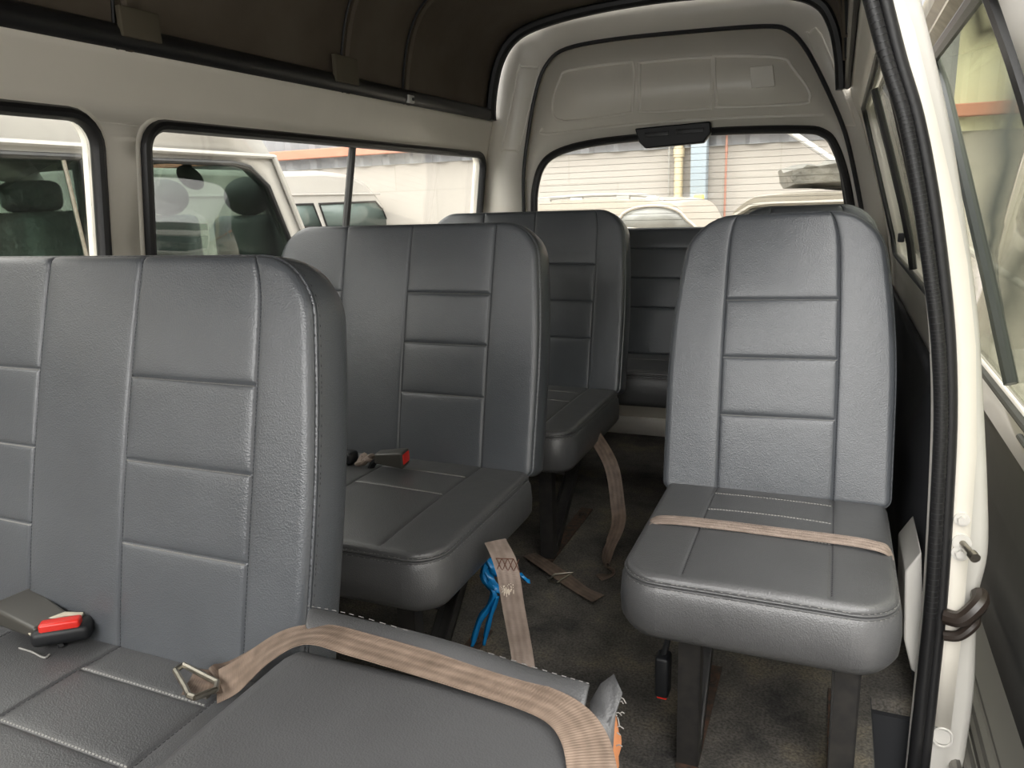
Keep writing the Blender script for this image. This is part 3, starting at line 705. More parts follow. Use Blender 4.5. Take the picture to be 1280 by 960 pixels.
# back flap of the cover, standing out beyond the belt
fp_ = [(388, 760), (440, 770), (520, 793), (600, 815), (680, 840), (741, 858), (733, 886), (680, 868), (600, 846), (520, 822), (440, 802), (378, 790)]
F3 = [at(u, v, z=ZFd+.004) for u, v in fp_]; top = F3[:6]; bot = F3[6:][::-1]
mb = MB(); vs = []; fs = []
for i in range(6):
    for t in np.linspace(0, 1, 6):
        p = bot[i].lerp(top[i], float(t)); p.z += .006*math.sin(t*3.1)+(.004*math.sin(i*2.1+t*3)); vs.append(p)
for i in range(5):
    for k_ in range(5): fs.append((i*6+k_, i*6+k_+1, (i+1)*6+k_+1, (i+1)*6+k_))
jf = link('cover_flap', vs, fs, M['fold']); s_ = jf.modifiers.new('s', 'SOLIDIFY'); s_.thickness = .006; s_.offset = 0
u_ = jf.modifiers.new('u', 'SUBSURF'); u_.levels = 2; u_.render_levels = 2
mb = MB(); a_ = top
e = spline([p+Vector((0, -.005, .006)) for p in top], 12)
for a, b in zip(e[::2], e[1::2]): mb.tube([a, b], .0006, 5)
js = mb.obj('hem_stitching', mat('grey_thread', (.16, .155, .15), .6))
# torn corner
tp = [(738, 878), (752, 868), (768, 864), (778, 880), (770, 892), (764, 918), (766, 945), (752, 962), (742, 930), (736, 900)]
T3 = [at(u, v, z=ZFd-.005) for u, v in tp]
for i, p in enumerate(T3): p.z += [0, .012, .02, .012, .0, -.03, -.05, -.06, -.02, 0][i]
cen = sum(T3, Vector())/len(T3)+Vector((0, 0, .008)); vs = T3+[(p+cen)/2+Vector((0, 0, random.uniform(-.006, .008))) for p in T3]+[cen]; n = len(T3)
fs = [(i, (i+1) % n, n+(i+1) % n, n+i) for i in range(n)]+[(n+i, n+(i+1) % n, 2*n) for i in range(n)]
jt = link('torn_corner', vs, fs, M['fold']); s_ = jt.modifiers.new('s', 'SOLIDIFY'); s_.thickness = .002
mb = MB()
for i in range(12):
    u = random.uniform(764, 776); v = random.uniform(868, 945); p = at(u, v, z=ZFd-.01-(v-868)*.0006); q = p+Vector((random.uniform(-.002, .008), random.uniform(-.006, .006), random.uniform(-.006, .006)))
    mb.tube([p, (p+q)/2+Vector((0, 0, .002)), q], .0007, 4)
jy = mb.obj('frayed_threads', M['thread_and_glint'])
mb = MB(); bm = bmesh.new(); bmesh.ops.create_icosphere(bm, subdivisions=3, radius=1)
fc = at(768, 930, z=ZFd-.05)
for v in bm.verts: v.co = Vector((v.co.x*.012, v.co.y*.03, v.co.z*.04))*(1+random.uniform(-.12, .12))
mb.bm(bm, Matrix.Translation(fc+Vector((-.008, 0, -.012)))); jo = mb.obj('exposed_foam', M['foam'])
jl = []
for x in (-.52, -.25): mb = MB(); mb.box((x-.015, .22, 0), (x+.015, .26, .39)); mb.box((x-.015, .60, 0), (x+.015, .64, .39)); mb.box((x-.015, .22, .37), (x+.015, .64, .395)); jl.append(mb.obj('leg_frame', M['steel'], smooth=False))
adopt(jroot, jb, jp, jf, js, jt, jy, jo, *jl)

# ---------------------------------------------------------------- belts and buckles
def belt_px(name, pix, zs, width, m, sides=None, up=None, **kw):
    pts = [at(u, v, z=z) for (u, v), z in zip(pix, zs)]
    return pts
# belt over the folded seat
Zb = ZFd+.010
mid = [(272, 858), (298, 844), (345, 808), (395, 793), (450, 806), (520, 826), (600, 850), (670, 873), (708, 893), (730, 922), (740, 962), (742, 1010)]
zs = [.474, .496, .565, Zb+.002, Zb+.002, Zb, Zb, Zb, Zb, Zb, Zb-.003, Zb-.006]
pts = [at(u, v, z=z) for (u, v), z in zip(mid, zs)]
sd = []
for i, p in enumerate(pts):
    t = (pts[min(i+1, len(pts)-1)]-pts[max(i-1, 0)]).normalized(); up = Vector((0, 0, 1)) if i < 20 else Vector((.7, 0, .6)); sd.append(up.cross(t).normalized())
for i, f_ in ((0, 1), (1, 1.2), (2, .8)):
    t = (pts[i+1]-pts[i]).normalized(); sd[i] = (Vector((0, 0, 1))+(EYE-pts[i]).normalized()*f_+Vector((.5*f_, 0, 0))).normalized().cross(t).normalized()
br = thing('seat_belt', pts[4], 'wide tan lap belt lying across the folded jump seat, metal tongue at its left end', 'seat belt')
b1 = ribbon('webbing', pts, sd, .046, M['belt'])

b2 = ribbon('webbing_end', [at(318, 822, z=.50), at(290, 838, z=.480), at(266, 852, z=.482), at(236, 852, z=.482)], [Vector((.5, -1, -.3))]*4, .042, M['belt_dark'])
mb = MB(); A = [at(u, v, z=.488) for u, v in ((219, 838), (229, 831), (272, 853), (270, 862), (244, 872), (236, 869), (232, 860))]
for a, b in zip(A, A[1:]+A[:1]): mb.tube([a, b], .0042, 8)
mb.box(at(252, 868, z=.468)-Vector((.012, .004, .003)), at(252, 868, z=.468)+Vector((.012, .004, .003)), bev=.001)
b3 = mb.obj('tongue', M['metal']); adopt(br, b1, b2, b3)

# belt across the single seat
pix = [(806, 668), (815, 652), (840, 650), (900, 656), (980, 666), (1060, 676), (1100, 684), (1114, 692)]
zs = [.43, .45, .462, .466, .467, .466, .462, .445]
pts = [at(u, v, z=z) for (u, v), z in zip(pix, zs)]
b = ribbon('seat_belt', pts, [Vector((0, 1, .2))]*len(pts), .029, M['belt_pale'], th=.004); tag(b, 'tan lap belt lying across the cushion of the single seat by the door', 'seat belt')
# belt hanging from the second row bench
def hang(pix, y0s, width, m, name, side=Vector((1, .3, 0))):
    pts = [at(u, v, y=y) for (u, v), y in zip(pix, y0s)]; return pts
pts = [at(619, 676, y=1.33), at(633, 708, y=1.265), at(642, 760, y=1.27), at(652, 815, y=1.28), at(656, 850, y=1.27), at(652, 880, z=.05), at(640, 885, z=.008), at(610, 880, z=.006)]
root = thing('seat_belt', pts[-1], 'frayed tan belt hanging from the second row bench with cross-stitching at its top', 'seat belt', None)
w = ribbon('webbing', pts, [Vector((1, .25, 0))]*6+[Vector((.7, .8, 0))]*2, .046, M['belt_pale'])
mb = MB(); a = pts[1]; s_ = Vector((1, .25, 0)).normalized(); nrm = Vector((.25, -1, .0)).normalized()*.003
for k_ in range(4):
    for sgn in (1, -1):
        c0 = a.lerp(pts[2], -.2)+s_*(-.017+k_*.0115); mb.tube([c0+nrm+s_*(0 if sgn > 0 else .011), c0+nrm+Vector((0, 0, -.026))+s_*(.011 if sgn > 0 else 0)], .0009, 5)
for dz in (0, -.027): c0 = a.lerp(pts[2], -.2)+Vector((0, 0, dz)); mb.tube([c0-s_*.018+nrm, c0+s_*.018+nrm], .0011, 5)
x_ = mb.obj('cross_stitching', mat('brown_thread', (.12, .05, .03), .7))
mb = MB(); c0 = pts[1].lerp(pts[2], .45)+nrm*1.1
for i in range(40):
    g = c0+s_*random.uniform(-.014, .014)+Vector((0, 0, random.uniform(-.01, .016))); mb.tube([g, g+Vector((random.uniform(-.004, .004), -.003, -random.uniform(.006, .018)))], .0008, 4)
y_ = mb.obj('frayed_patch', mat('pale_fibre', (.7, .62, .52), .8)); adopt(root, w, x_, y_)
# belt of the third row
pts = [at(742, 542, y=2.24), at(764, 582, y=2.18), at(772, 630, y=2.15), at(773, 655, y=2.1), at(764, 680, y=2.03), at(757, 702, z=.03), at(765, 716, z=.012), at(748, 722, z=.008)]
sd = [Vector((1, .3, 0))]*3+[Vector((1, -.3, 0)), Vector((.8, -.6, 0)), Vector((.7, -.7, 0)), Vector((.2, -1, .2)), Vector((.2, -1, 0))]
b = ribbon('seat_belt', pts, sd, .044, M['belt_dark']); tag(b, 'brown belt hanging from the third row bench down to the carpet', 'seat belt')
pts = [at(662, 693, z=.012), at(682, 706, z=.02), at(705, 722, z=.012), at(728, 738, z=.012), at(748, 748, z=.02), at(738, 735, z=.03)]
root = thing('seat_belt', pts[2], 'dirty brown loose belt end with a metal slider lying on the aisle carpet', 'seat belt')
w = ribbon('webbing', pts[:5], [Vector((.7, .8, .0)), Vector((.6, .9, .1)), Vector((.5, 1, .2)), Vector((.5, 1, .0)), Vector((.3, 1, .1))], .044, M['belt_dark'])
mb = MB(); q = at(695, 724, z=.012); q2 = at(716, 716, z=.02)
mb.tube([q+Vector((-.02, -.01, 0)), q+Vector((.01, -.02, 0)), q2+Vector((.0, 0, 0)), q+Vector((-.01, .015, .006))], .003, 8, closed=True)
x_ = mb.obj('slider', M['metal']); adopt(root, w, x_)

def buckle(name, p0, p1, zlen, label, w=.042, t=.021, tilt=0):
    """buckle housing from p0 (strap end) to p1 (button end)"""
    p0 = Vector(p0); p1 = Vector(p1); d = (p1-p0); L = d.length; d.normalize(); up = Vector((0, 0, 1)); s_ = d.cross(up).normalized(); up = s_.cross(d)
    Mx = Matrix((d, s_, up)).transposed()
    root = thing(name, p0, label, 'seat belt buckle', None)
    mb = MB(); bm = bmesh.new(); bmesh.ops.create_cube(bm, size=1)
    for v in bm.verts:
        q = v.co.x; v.co = Vector((q*L, v.co.y*w*(1 if q > 0 else .78), v.co.z*t*(1 if q > 0 else .6)))
    bmesh.ops.bevel(bm, geom=bm.edges[:], offset=.006, segments=4, affect='EDGES', profile=.6)
    mb.bm(bm, Matrix.Translation((p0+p1)/2+up*t*.5) @ Mx.to_4x4()); h = mb.obj('housing', M['buckle'])
    mb = MB(); c = p1+up*t*.5
    mb.box(Vector((-.004, -w*.40, -t*.26)), Vector((.003, w*.40, t*.36)), bev=.0025)
    o = mb.obj('release_button', M['red']); o.matrix_world = Matrix.Translation(c) @ Mx.to_4x4()
    mb = MB(); mb.tube([p0+up*t*.3, p0-d*.012+up*.003, p0-d*.02-up*.012], .006, 8, sx=1.6); s2 = mb.obj('stalk', M['plastic'])
    bpy.context.view_layer.update()
    adopt(root, h, s2); o.parent = root; o.matrix_parent_inverse = Matrix.Translation(-root.location)
    return root
zc = .462
buckle('seat_belt_buckle', at(68, 794, z=zc+.006), at(16, 766, z=zc+.012), 0, 'grey-brown buckle with a thin red edge at the far left of the foreground cushion', w=.07, t=.032)
# second buckle lies tipped on its side with its red button up
p = at(82, 800, z=zc-.002)
root = thing('seat_belt_buckle', p, 'black buckle with a large red button up, beside the brown buckle in the foreground', 'seat belt buckle')
mb = MB(); Rz = Matrix.Rotation(math.radians(38), 3, 'Z'); mb.box((-.032, -.017, -.002), (.032, .017, .018), bev=.007); h = mb.obj('housing', M['plastic'])
mb = MB(); mb.box((-.022, -.014, .012), (.022, .002, .0255), bev=.003); r_ = mb.obj('release_button', M['red'])
mb = MB(); mb.tube([(-.02, .010, .018), (0, .013, .022), (.02, .010, .019)], .0035, 8); mb.tube([(-.03, .004, .012), (-.034, .0, .012), (-.03, -.004, .012)], .004, 8); c_ = mb.obj('clasp', mat('ivory_plastic', (.5, .46, .36), .4))
for o in (h, r_, c_): o.parent = root
root.rotation_euler = (0, 0, math.radians(38)); root.location.z = zc+.004; root.scale = (1.3, 1.3, 1.3)
mb = MB(); e = [at(u, v, z=zc-.004) for u, v in ((24, 810), (40, 815), (55, 822), (62, 818))]; mb.tube(spline(e, 5), .0016, 6)
tag(mb.obj('slot_stitching', M['thread_and_glint']), 'white stitched edge of the buckle slot in the foreground cushion', 'stitching')
zc2 = .462
buckle('seat_belt_buckle', at(472, 581, z=zc2+.006), at(508, 583, z=zc2+.006), 0, 'grey buckle with a red button resting on the second row bench cushion', w=.048, t=.042)
mb = MB(); q = at(436, 578, z=zc2); mb.box(q-Vector((.035, .02, .0)), q+Vector((.02, .02, .03)), bev=.008)
tag(mb.obj('seat_belt_buckle', M['plastic']), 'black buckle half hidden behind the foreground bench, on the second row cushion', 'seat belt buckle')
q = at(457, 580, z=zc2+.004)
mb = MB(); mb.tube(spline([q+Vector((-.022, 0, 0)), q+Vector((-.012, .01, .018)), q+Vector((0, 0, .004)), q+Vector((.012, -.008, .016)), q+Vector((.022, .006, .006))], 6), .0055, 7, sx=1.8)
mb.tube(spline([q+Vector((-.02, -.01, 0)), q+Vector((.0, -.012, .008)), q+Vector((.014, .006, .02)), q+Vector((.024, .012, .012))], 6), .005, 7, sx=1.6)
tag(mb.obj('belt_knot', M['belt_pale']), 'crumpled tan strap knotted between the two buckles on the second row bench', 'strap')
# dark buckle hanging under the single seat
q = at(829, 842, y=1.36); mb = MB(); mb.box(q-Vector((.014, .02, .045)), q+Vector((.014, .02, .045)), bev=.007); h = mb.obj('housing', M['plastic'])
mb = MB(); mb.box(q+Vector((-.010, -.014, -.050)), q+Vector((.010, .014, -.044)), bev=.002); r_ = mb.obj('release_button', M['red'])
mb = MB(); mb.tube([q+Vector((0, 0, .04)), q+Vector((.01, .01, .09))], .006, 8); s2 = mb.obj('stalk', M['plastic'])
root = thing('seat_belt_buckle', q, 'black buckle dangling under the left side of the single seat', 'seat belt buckle'); adopt(root, h, r_, s2)
# blue plastic film by the second row leg
mb = MB()
for P_, w_ in (([(612, 690), (605, 720), (618, 745), (600, 775), (590, 808)], .010), ([(622, 745), (612, 775), (605, 806)], .006), ([(608, 695), (618, 715), (630, 722)], .014), ([(648, 716), (655, 722), (661, 728)], .008), ([(606, 712), (615, 728), (622, 740)], .016)):
    L_ = spline([at(u, v, y=1.42) for u, v in P_], 6); vs = []; fs = []
    for i, p in enumerate(L_):
        k_ = w_*(.5+.5*math.sin(3.0*i/len(L_)+.3)); s_ = Vector((1, .4*math.sin(i), .3*math.cos(i*1.3))).normalized()
        vs += [p-s_*k_+Vector((0, random.uniform(-.003, .003), 0)), p+Vector((0, -.005, .002)), p+s_*k_]
    for i in range(len(L_)-1):
        for k2 in range(2): fs.append((i*3+k2, i*3+k2+1, i*3+k2+4, i*3+k2+3))
    mb.add(vs, fs)
o = mb.obj('plastic_film', M['blue']); s_ = o.modifiers.new('s', 'SOLIDIFY'); s_.thickness = .0015; tag(o, 'torn strips of shiny blue plastic tied to the second row bench leg', 'plastic strip')

# ---------------------------------------------------------------- the yard outside
GZ = -.55
def ext(v, *a, **k): return at(*v, *a, **k)
mb = MB(); mb.box((-16, -8, GZ-.1), (12, 14, GZ)); o = mb.obj('ground', mat('concrete_ground', (.42, .40, .37), .85, noise=.25, nscale=2), smooth=False); tag(o, kind='structure')
mb = MB(); mb.box((1.9, -8, GZ), (2.1, 5.5, 3.4)); o = mb.obj('light_block_right', mat('grey_light_block', (.52, .51, .49), .8, noise=.2, nscale=2), smooth=False); tag(o, kind='structure')  # unseen wall, added to cut the daylight from the right doorway
mb = MB(); mb.box((-1.6, YF-.05, 0), (.2, YF, .92), bev=.02); tag(mb.obj('light_block_front', M['trim_dark']), kind='structure')  # unseen dark bulkhead, added to deepen the contrast on the seats
YW = 9.0
zc_ = at(900, 182, y=YW).z; zbm = at(400, 193, y=YW).z
def block_mat():
    m, n, l, b = nodes('cream_block_wall'); tc = n.new('ShaderNodeTexCoord'); mp_ = n.new('ShaderNodeMapping'); mp_.inputs['Rotation'].default_value = (math.pi/2, 0, 0)
    br_ = n.new('ShaderNodeTexBrick'); br_.inputs['Color1'].default_value = (.35, .325, .295, 1); br_.inputs['Color2'].default_value = (.335, .31, .28, 1); br_.inputs['Mortar'].default_value = (.30, .28, .25, 1)
    br_.inputs['Scale'].default_value = 1.0; br_.inputs['Mortar Size'].default_value = .008; br_.inputs['Brick Width'].default_value = 1.2; br_.inputs['Row Height'].default_value = .42
    l.new(tc.outputs['Object'], mp_.inputs[0]); l.new(mp_.outputs[0], br_.inputs[0]); l.new(br_.outputs[0], b.inputs[0]); b.inputs['Roughness'].default_value = .85; return m
mb = MB(); mb.box((-16, YW, GZ), (12, YW+.2, zc_)); o = mb.obj('warehouse_wall', block_mat(), smooth=False); tag(o, kind='structure')
# corrugated cladding above
def corr(name, x0, x1, m, z0, z1, y):
    n = int((x1-x0)/.05); vs = []; fs = []
    for i in range(n+1):
        x = x0+(x1-x0)*i/n; ph = (x*2.6) % 1; d = .0 if ph < .5 else (.05 if .58 < ph < .92 else .025)
        vs += [(x, y-d, z0), (x, y-d, z1)]
    for i in range(n): fs.append((2*i, 2*i+2, 2*i+3, 2*i+1))
    o = link(name, vs, fs, m, smooth=False); s_ = o.modifiers.new('s', 'SOLIDIFY'); s_.thickness = .01; tag(o, kind='structure'); return o
cg = mat('grey_cladding', (.20, .205, .215), .6, noise=.15, nscale=1.5)
corr('wall_cladding', -16, .98, cg, zc_, zc_+3.5, YW-.02)
corr('wall_cladding', 2.3, 12, mat('blue_grey_cladding', (.27, .31, .33), .6), zc_, zc_+3.5, YW-.02)
corr('wall_cladding', .98, 2.3, mat('yellowed_skylight', (.50, .48, .33), .6, noise=.12, nscale=2), zc_, zc_+3.5, YW-.02)
o = MB(); o.box((-16, YW-.2, zbm-.06), (12, YW-.08, zbm+.06)); o = o.obj('steel_beam', mat('orange_primer', (.36, .15, .095), .6), smooth=False, bevel=.01); tag(o, kind='structure')
# uprights on the far wall
def upright(u, w, m, label, name, cat, box=False, v0=176):
    p = at(u, 230, y=YW-.15); mb = MB()
    if box: mb.box((p.x-w, YW-.24, GZ), (p.x+w, YW-.06, zc_+.5), bev=.01)
    else: mb.cyl((p.x, YW-.1, GZ), (p.x, YW-.1, zc_+.1), w, 16); mb.cyl((p.x, YW-.1, 1.5), (p.x, YW-.1, 1.6), w*1.25, 16)
    tag(mb.obj(name, m), label, cat)
upright(847, .05, mat('cream_pipe', (.5, .42, .28), .5), 'cream drain pipe on the far wall, left of the blue-grey column', 'drain_pipe', 'pipe')
upright(874, .085, mat('blue_grey_steel', (.22, .26, .29), .5), 'blue-grey steel column on the far wall below the black tailgate grip', 'steel_column', 'column', True)
upright(906, .013, mat('red_conduit', (.3, .15, .11), .5), 'thin red conduit on the far wall, right of the blue-grey column', 'conduit', 'pipe')
upright(835, .012, mat('dark_conduit', (.25, .24, .22), .5), 'thin dark conduit on the far wall beside the cream pipe', 'conduit', 'pipe')
p = at(871, 263, y=YW-.35); mb = MB(); mb.box(p-Vector((.13, .08, .06)), p+Vector((.09, .08, .06)), bev=.02); mb.box(p+Vector((-.03, -.06, .03)), p+Vector((.07, .06, .17)), bev=.02)
tag(mb.obj('yellow_lamp_box', mat('yellow_plastic', (.72, .50, .10), .5)), 'small yellow box fixed to the blue-grey column', 'box')
p = at(873, 279, y=YW-.3); mb = MB(); mb.box(p-Vector((.07, .06, .07)), p+Vector((.07, .06, .07)), bev=.01)
tag(mb.obj('socket_box', mat('blue_box', (.12, .18, .24), .5)), 'small dark blue box on the column beneath the yellow box', 'box')
a = at(985, 163, y=YW-.6); b = at(1050, 206, y=YW-.9); mb = MB(); mb.cyl(a+(a-b)*.6, b+(b-a)*((b.z-GZ)/(a.z-b.z)), .03, 10)
tag(mb.obj('leaning_pole', mat('pale_pole', (.34, .33, .31), .5)), 'pale pole slanting down behind the right part of the rear window', 'pole')

# ---- neighbouring van alongside the left windows
XN = -2.55
def npt(u, v, x=XN): p = at(u, v, x=x); return (p.y, p.z)
zwt = npt(250, 203)[1]; zse = npt(200, 188)[1]; zrf = zse+.55
yfw = npt(333, 207)[0]
0 and print('near van', zwt, zse, yfw, npt(352, 285), npt(332, 175), npt(375, 285))
van = thing('parked_van', (XN-.9, .5, GZ), 'white high-roof van parked close alongside, filling the left side windows', 'van')
y_fb = npt(375, 285); y_ft = npt(340, 197)
slope = (y_fb[0]-y_ft[0])/(y_fb[1]-y_ft[1])
def yfz(z): return y_ft[0]+slope*(z-y_ft[1])
body = [(-3.2, GZ+.35), (yfz(.55)+.4, GZ+.35), (yfz(.55)+.4, .3), (yfz(.62), .62), (yfz(zse), zse), (yfz(zse)-.45, zrf), (-3.2, zrf)]
yb_ = yfw
wy = lambda z, g: yfz(z)-g
w1 = [(npt(0, 230)[0]-1.3, .62), (npt(118, 260)[0], .62), (npt(118, 260)[0], zwt), (npt(0, 230)[0]-1.3, zwt)]
y2 = npt(185, 260)[0]-.12
w2 = [(y2, .62), (yfz(.62)-.13, .62), (yfz(zwt-.10)-.13, zwt-.10), (yfz(zwt)-.2, zwt-.015), (yfz(zwt)-.30, zwt), (y2, zwt)]
gap = npt(92, 250)[0]
w1 = [(w1[0][0], .62), (y2-.16, .62), (y2-.16, zwt), (w1[0][0], zwt)]
nb = []
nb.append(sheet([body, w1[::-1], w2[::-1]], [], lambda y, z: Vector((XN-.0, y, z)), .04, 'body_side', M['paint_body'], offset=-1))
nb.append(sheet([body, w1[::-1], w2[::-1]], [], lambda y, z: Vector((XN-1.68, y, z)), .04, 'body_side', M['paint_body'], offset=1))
for nm, L_, x in (('side_window', w1, XN+.0), ('side_window', w2, XN+.0), ('side_window', w1, XN-1.68), ('side_window', w2, XN-1.68)):
    nb.append(sheet([L_], [], lambda y, z, x=x: Vector((x, y, z)), .004, nm, M['glass_dark']))
for L_ in (w1, w2):
    mb = MB(); mb.tube([Vector((XN+.01, y, z)) for y, z in L_], .014, 8, closed=True, up=(1, 0, 0)); nb.append(mb.obj('window_rubber', M['rubber']))
mb = MB(); mb.box((XN-1.68, -3.2, zrf-.02), (XN, yfz(zse)-.45, zrf+.03), bev=.03)
a = (yfz(zse)-.45, zrf); b = (yfz(zse), zse)
mb.add([(XN, a[0], a[1]), (XN-1.68, a[0], a[1]), (XN-1.68, b[0], b[1]), (XN, b[0], b[1])], [(0, 1, 2, 3)])
mb.box((XN-1.68, -3.2, .28+GZ), (XN, yfz(.55)+.4, GZ+.36)); mb.box((XN-1.68, -3.22, GZ+.3), (XN, -3.18, zrf)); nb.append(mb.obj('roof', M['paint_body'], smooth=False))
mb = MB(); mb.tube([(XN+.012, -3.2, zse), (XN+.012, yfz(zse), zse)], .012, 6); mb.tube([(XN+.012, yfz(zse), zse), (XN+.012, yfz(.62), .62)], .014, 8); nb.append(mb.obj('drip_rail', M['paint_body']))
mb = MB(); c = [(XN-.02, yfz(zse)-.0, zse), (XN-1.66, yfz(zse), zse), (XN-1.66, yfz(.62), .62), (XN-.02, yfz(.62), .62)]; mb.add(c, [(0, 1, 2, 3)]); nb.append(mb.obj('windscreen', M['glass_dark'], smooth=False))
mb = MB(); mb.box((XN-1.68, yfz(.62)+.0, GZ+.3), (XN, yfz(.55)+.4, .62), bev=.06); nb.append(mb.obj('nose', M['paint_body']))
mb = MB(); mb.tube([(XN+.008, npt(75, 190)[0], zwt), (XN+.008, npt(108, 318)[0], npt(108, 318)[1]-.1)], .008, 6); nb.append(mb.obj('window_divider', M['metal']))
dk = mat('dark_interior', (.035, .038, .04), .7); hs_m = mat('grey_headrest_cloth', (.09, .105, .11), .6)
def nseat(u, vtop, x, w, name='front_seat', h=.20, hr=.12):
    t = at(u, vtop, x=x); mb = MB(); mb.box((x-w/2, t.y-.08, .1), (x+w/2, t.y+.06, t.z-.20), bev=.05); s1 = mb.obj(name, hs_m)
    mb = MB(); bm = bmesh.new(); bmesh.ops.create_uvsphere(bm, u_segments=20, v_segments=12, radius=1)
    for v in bm.verts: v.co = Vector((v.co.x*.13, v.co.y*.12, v.co.z*.105))
    mb.bm(bm, Matrix.Translation((x, t.y, t.z-.10))); s2 = mb.obj('headrest', dk); s2.parent = s1; return s1
xs = XN-.45
s1 = nseat(307, 222, xs, .44); nb.append(s1)
s2 = nseat(205, 225, XN-1.1, .4); nb.append(s2)
# plastic-wrapped seat at the left
t = at(30, 226, x=XN-.4); pm = mat('clear_plastic_wrap', (.35, .43, .42), .15, noise=.6, nscale=9, bump=1, bscale=14, dist=.03)
mb = MB(); mb.box((XN-.62, t.y-.16, .3), (XN-.2, t.y+.18, t.z-.12), bev=.05); mb.box((XN-.52, t.y-.05, t.z-.12), (XN-.3, t.y+.1, t.z), bev=.04); nb.append(mb.obj('wrapped_seat', pm))
m_ = at(238, 222, x=XN-.35); mb = MB(); bm = bmesh.new(); bmesh.ops.create_uvsphere(bm, u_segments=20, v_segments=12, radius=1)
for v in bm.verts: v.co = Matrix.Rotation(math.radians(-25), 3, 'X') @ Vector((v.co.x*.03, v.co.y*.085, v.co.z*.05))
mb.bm(bm, Matrix.Translation(m_)); mb.tube([m_, m_+Vector((0, -.02, .1))], .02, 8); nb.append(mb.obj('mirror', dk))
adopt(van, *nb)
van.location.x += 0
for o in list(C.objects):
    pass

# ---- further white van beyond
XV = -5.6
P_ = [npt(u, v, XV) for u, v in ((350, 214), (400, 213), (438, 217), (458, 228), (474, 246), (486, 268), (493, 290))]
prof = [(P_[0][0]-2.5, P_[0][1])]+P_+[(P_[-1][0]+.15, GZ+.3), (P_[0][0]-2.5, GZ+.3)]
v2 = thing('parked_van', (XV-.8, P_[0][0], GZ), 'cream-white van further off, seen through the second left window below the orange beam', 'van')
mb = MB(); n = len(prof); mb.add([(XV, y, z) for y, z in prof]+[(XV-1.7, y, z) for y, z in prof], [tuple(range(n)), tuple(range(n, 2*n))[::-1]]+[(i, i+n, (i+1) % n+n, (i+1) % n) for i in range(n)])
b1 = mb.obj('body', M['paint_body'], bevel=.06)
ps = [b1]
for q in ([(362, 256), (390, 255), (401, 284), (366, 284)], [(398, 255), (468, 252), (477, 262), (486, 284), (408, 284)]):
    L_ = [npt(u, v, XV) for u, v in q]; g = sheet([L_], [], lambda y, z: Vector((XV+.012, y, z)), .01, 'side_window', mat('smoky_window', (.10, .13, .12), .12)); ps.append(g)
    mb = MB(); mb.tube([Vector((XV+.012, y, z)) for y, z in L_], .014, 6, closed=True, up=(1, 0, 0)); ps.append(mb.obj('window_rubber', M['rubber']))
mb = MB(); zz_ = npt(400, 243, XV)[1]; mb.tube([(XV+.01, prof[0][0], zz_), (XV+.01, P_[4][0], zz_)], .015, 6); ps.append(mb.obj('drip_rail', M['paint_body']))
for y in (prof[0][0]+.8, P_[-1][0]-.6): mb = MB(); mb.cyl((XV+.02, y, GZ+.33), (XV-.2, y, GZ+.33), .33, 24); ps.append(mb.obj('wheel', M['rubber'])); adopt(v2, *ps)

# ---- cars behind the rear window
def car(name, label, Y, pix, glass, m, depth=1.7, dx0=0, low=.2):
    P_ = [at(u, v, y=Y) for u, v in pix]; L_ = [(p.x, p.z) for p in spline(P_, 4)]
    lo = [(L_[-1][0]+.06, .3), (L_[-1][0]+.1, GZ+.25), (L_[0][0]-.9, GZ+.25), (L_[0][0]-.9, .35)]
    prof = L_+lo; n = len(prof); mb = MB()
    rings = []
    for k_, (d, s_) in enumerate(((0, .997), (.05, 1), (depth-.12, 1), (depth, .985))):
        cx = sum(p[0] for p in prof)/n; rings += [(cx+(x-cx)*s_, Y+d, z if k_ in (1, 2) else z-.006*(z > .5)) for x, z in prof]
    fs = [tuple(range(n))[::-1], tuple(range(3*n, 4*n))]
    for r_ in range(3): fs += [(r_*n+i, r_*n+(i+1) % n, (r_+1)*n+(i+1) % n, (r_+1)*n+i) for i in range(n)]
    mb.add(rings, fs); body = mb.obj('body', m)
    root = thing(name, (P_[0].x, Y+.8, GZ), label, 'car'); ps = [body]
    for q in glass:
        G_ = [(p.x, p.z) for p in spline([at(u, v, y=Y-.01) for u, v in q], 3, True)]
        ps.append(sheet([G_], [], lambda x, z: Vector((x, Y-.012, z)), .008, 'side_window', mat('car_window', (.30, .30, .28), .15, noise=.5, nscale=4)))
        mb = MB(); mb.tube([Vector((x, Y-.012, z)) for x, z in G_], .012, 6, closed=True, up=(0, 1, 0)); ps.append(mb.obj('window_frame', m))
    for x in (L_[0][0]-.3, L_[-1][0]-.4):
        mb = MB(); mb.cyl((x, Y-.02, GZ+.32), (x, Y+.2, GZ+.32), .32, 24); ps.append(mb.obj('wheel', M['rubber'])); return root, ps
silver = mat('champagne_car_paint', (.38, .34, .29), .3, coat=.4)
cr_, ps = car('parked_car', 'champagne estate car with roof rails behind the left half of the rear window', 5.6, [(655, 262), (670, 254), (720, 249), (790, 249), (830, 251), (848, 258), (858, 272), (866, 290)],
     [[(776, 285), (775, 272), (790, 261), (820, 257), (845, 262), (858, 274), (864, 287)]], silver)
mb = MB()
mb.tube(spline([at(u, v, y=5.65) for u, v in ((664, 252), (680, 249), (740, 244), (800, 244), (822, 249), (830, 251))], 5), .013, 8)
rm = mat('grey_rail', (.30, .29, .27), .5)
for u, v in ((681, 249), (721, 249), (779, 246), (816, 248)):
    p = at(u, v, y=5.65); mb.box(p-Vector((.05, .02, .05)), p+Vector((.05, .02, .012)), bev=.008)
ps.append(mb.obj('roof_rail', rm)); mb = MB()
mb.tube(spline([at(u, v, y=6.9) for u, v in ((700, 247), (760, 243), (820, 246))], 5), .012, 8)
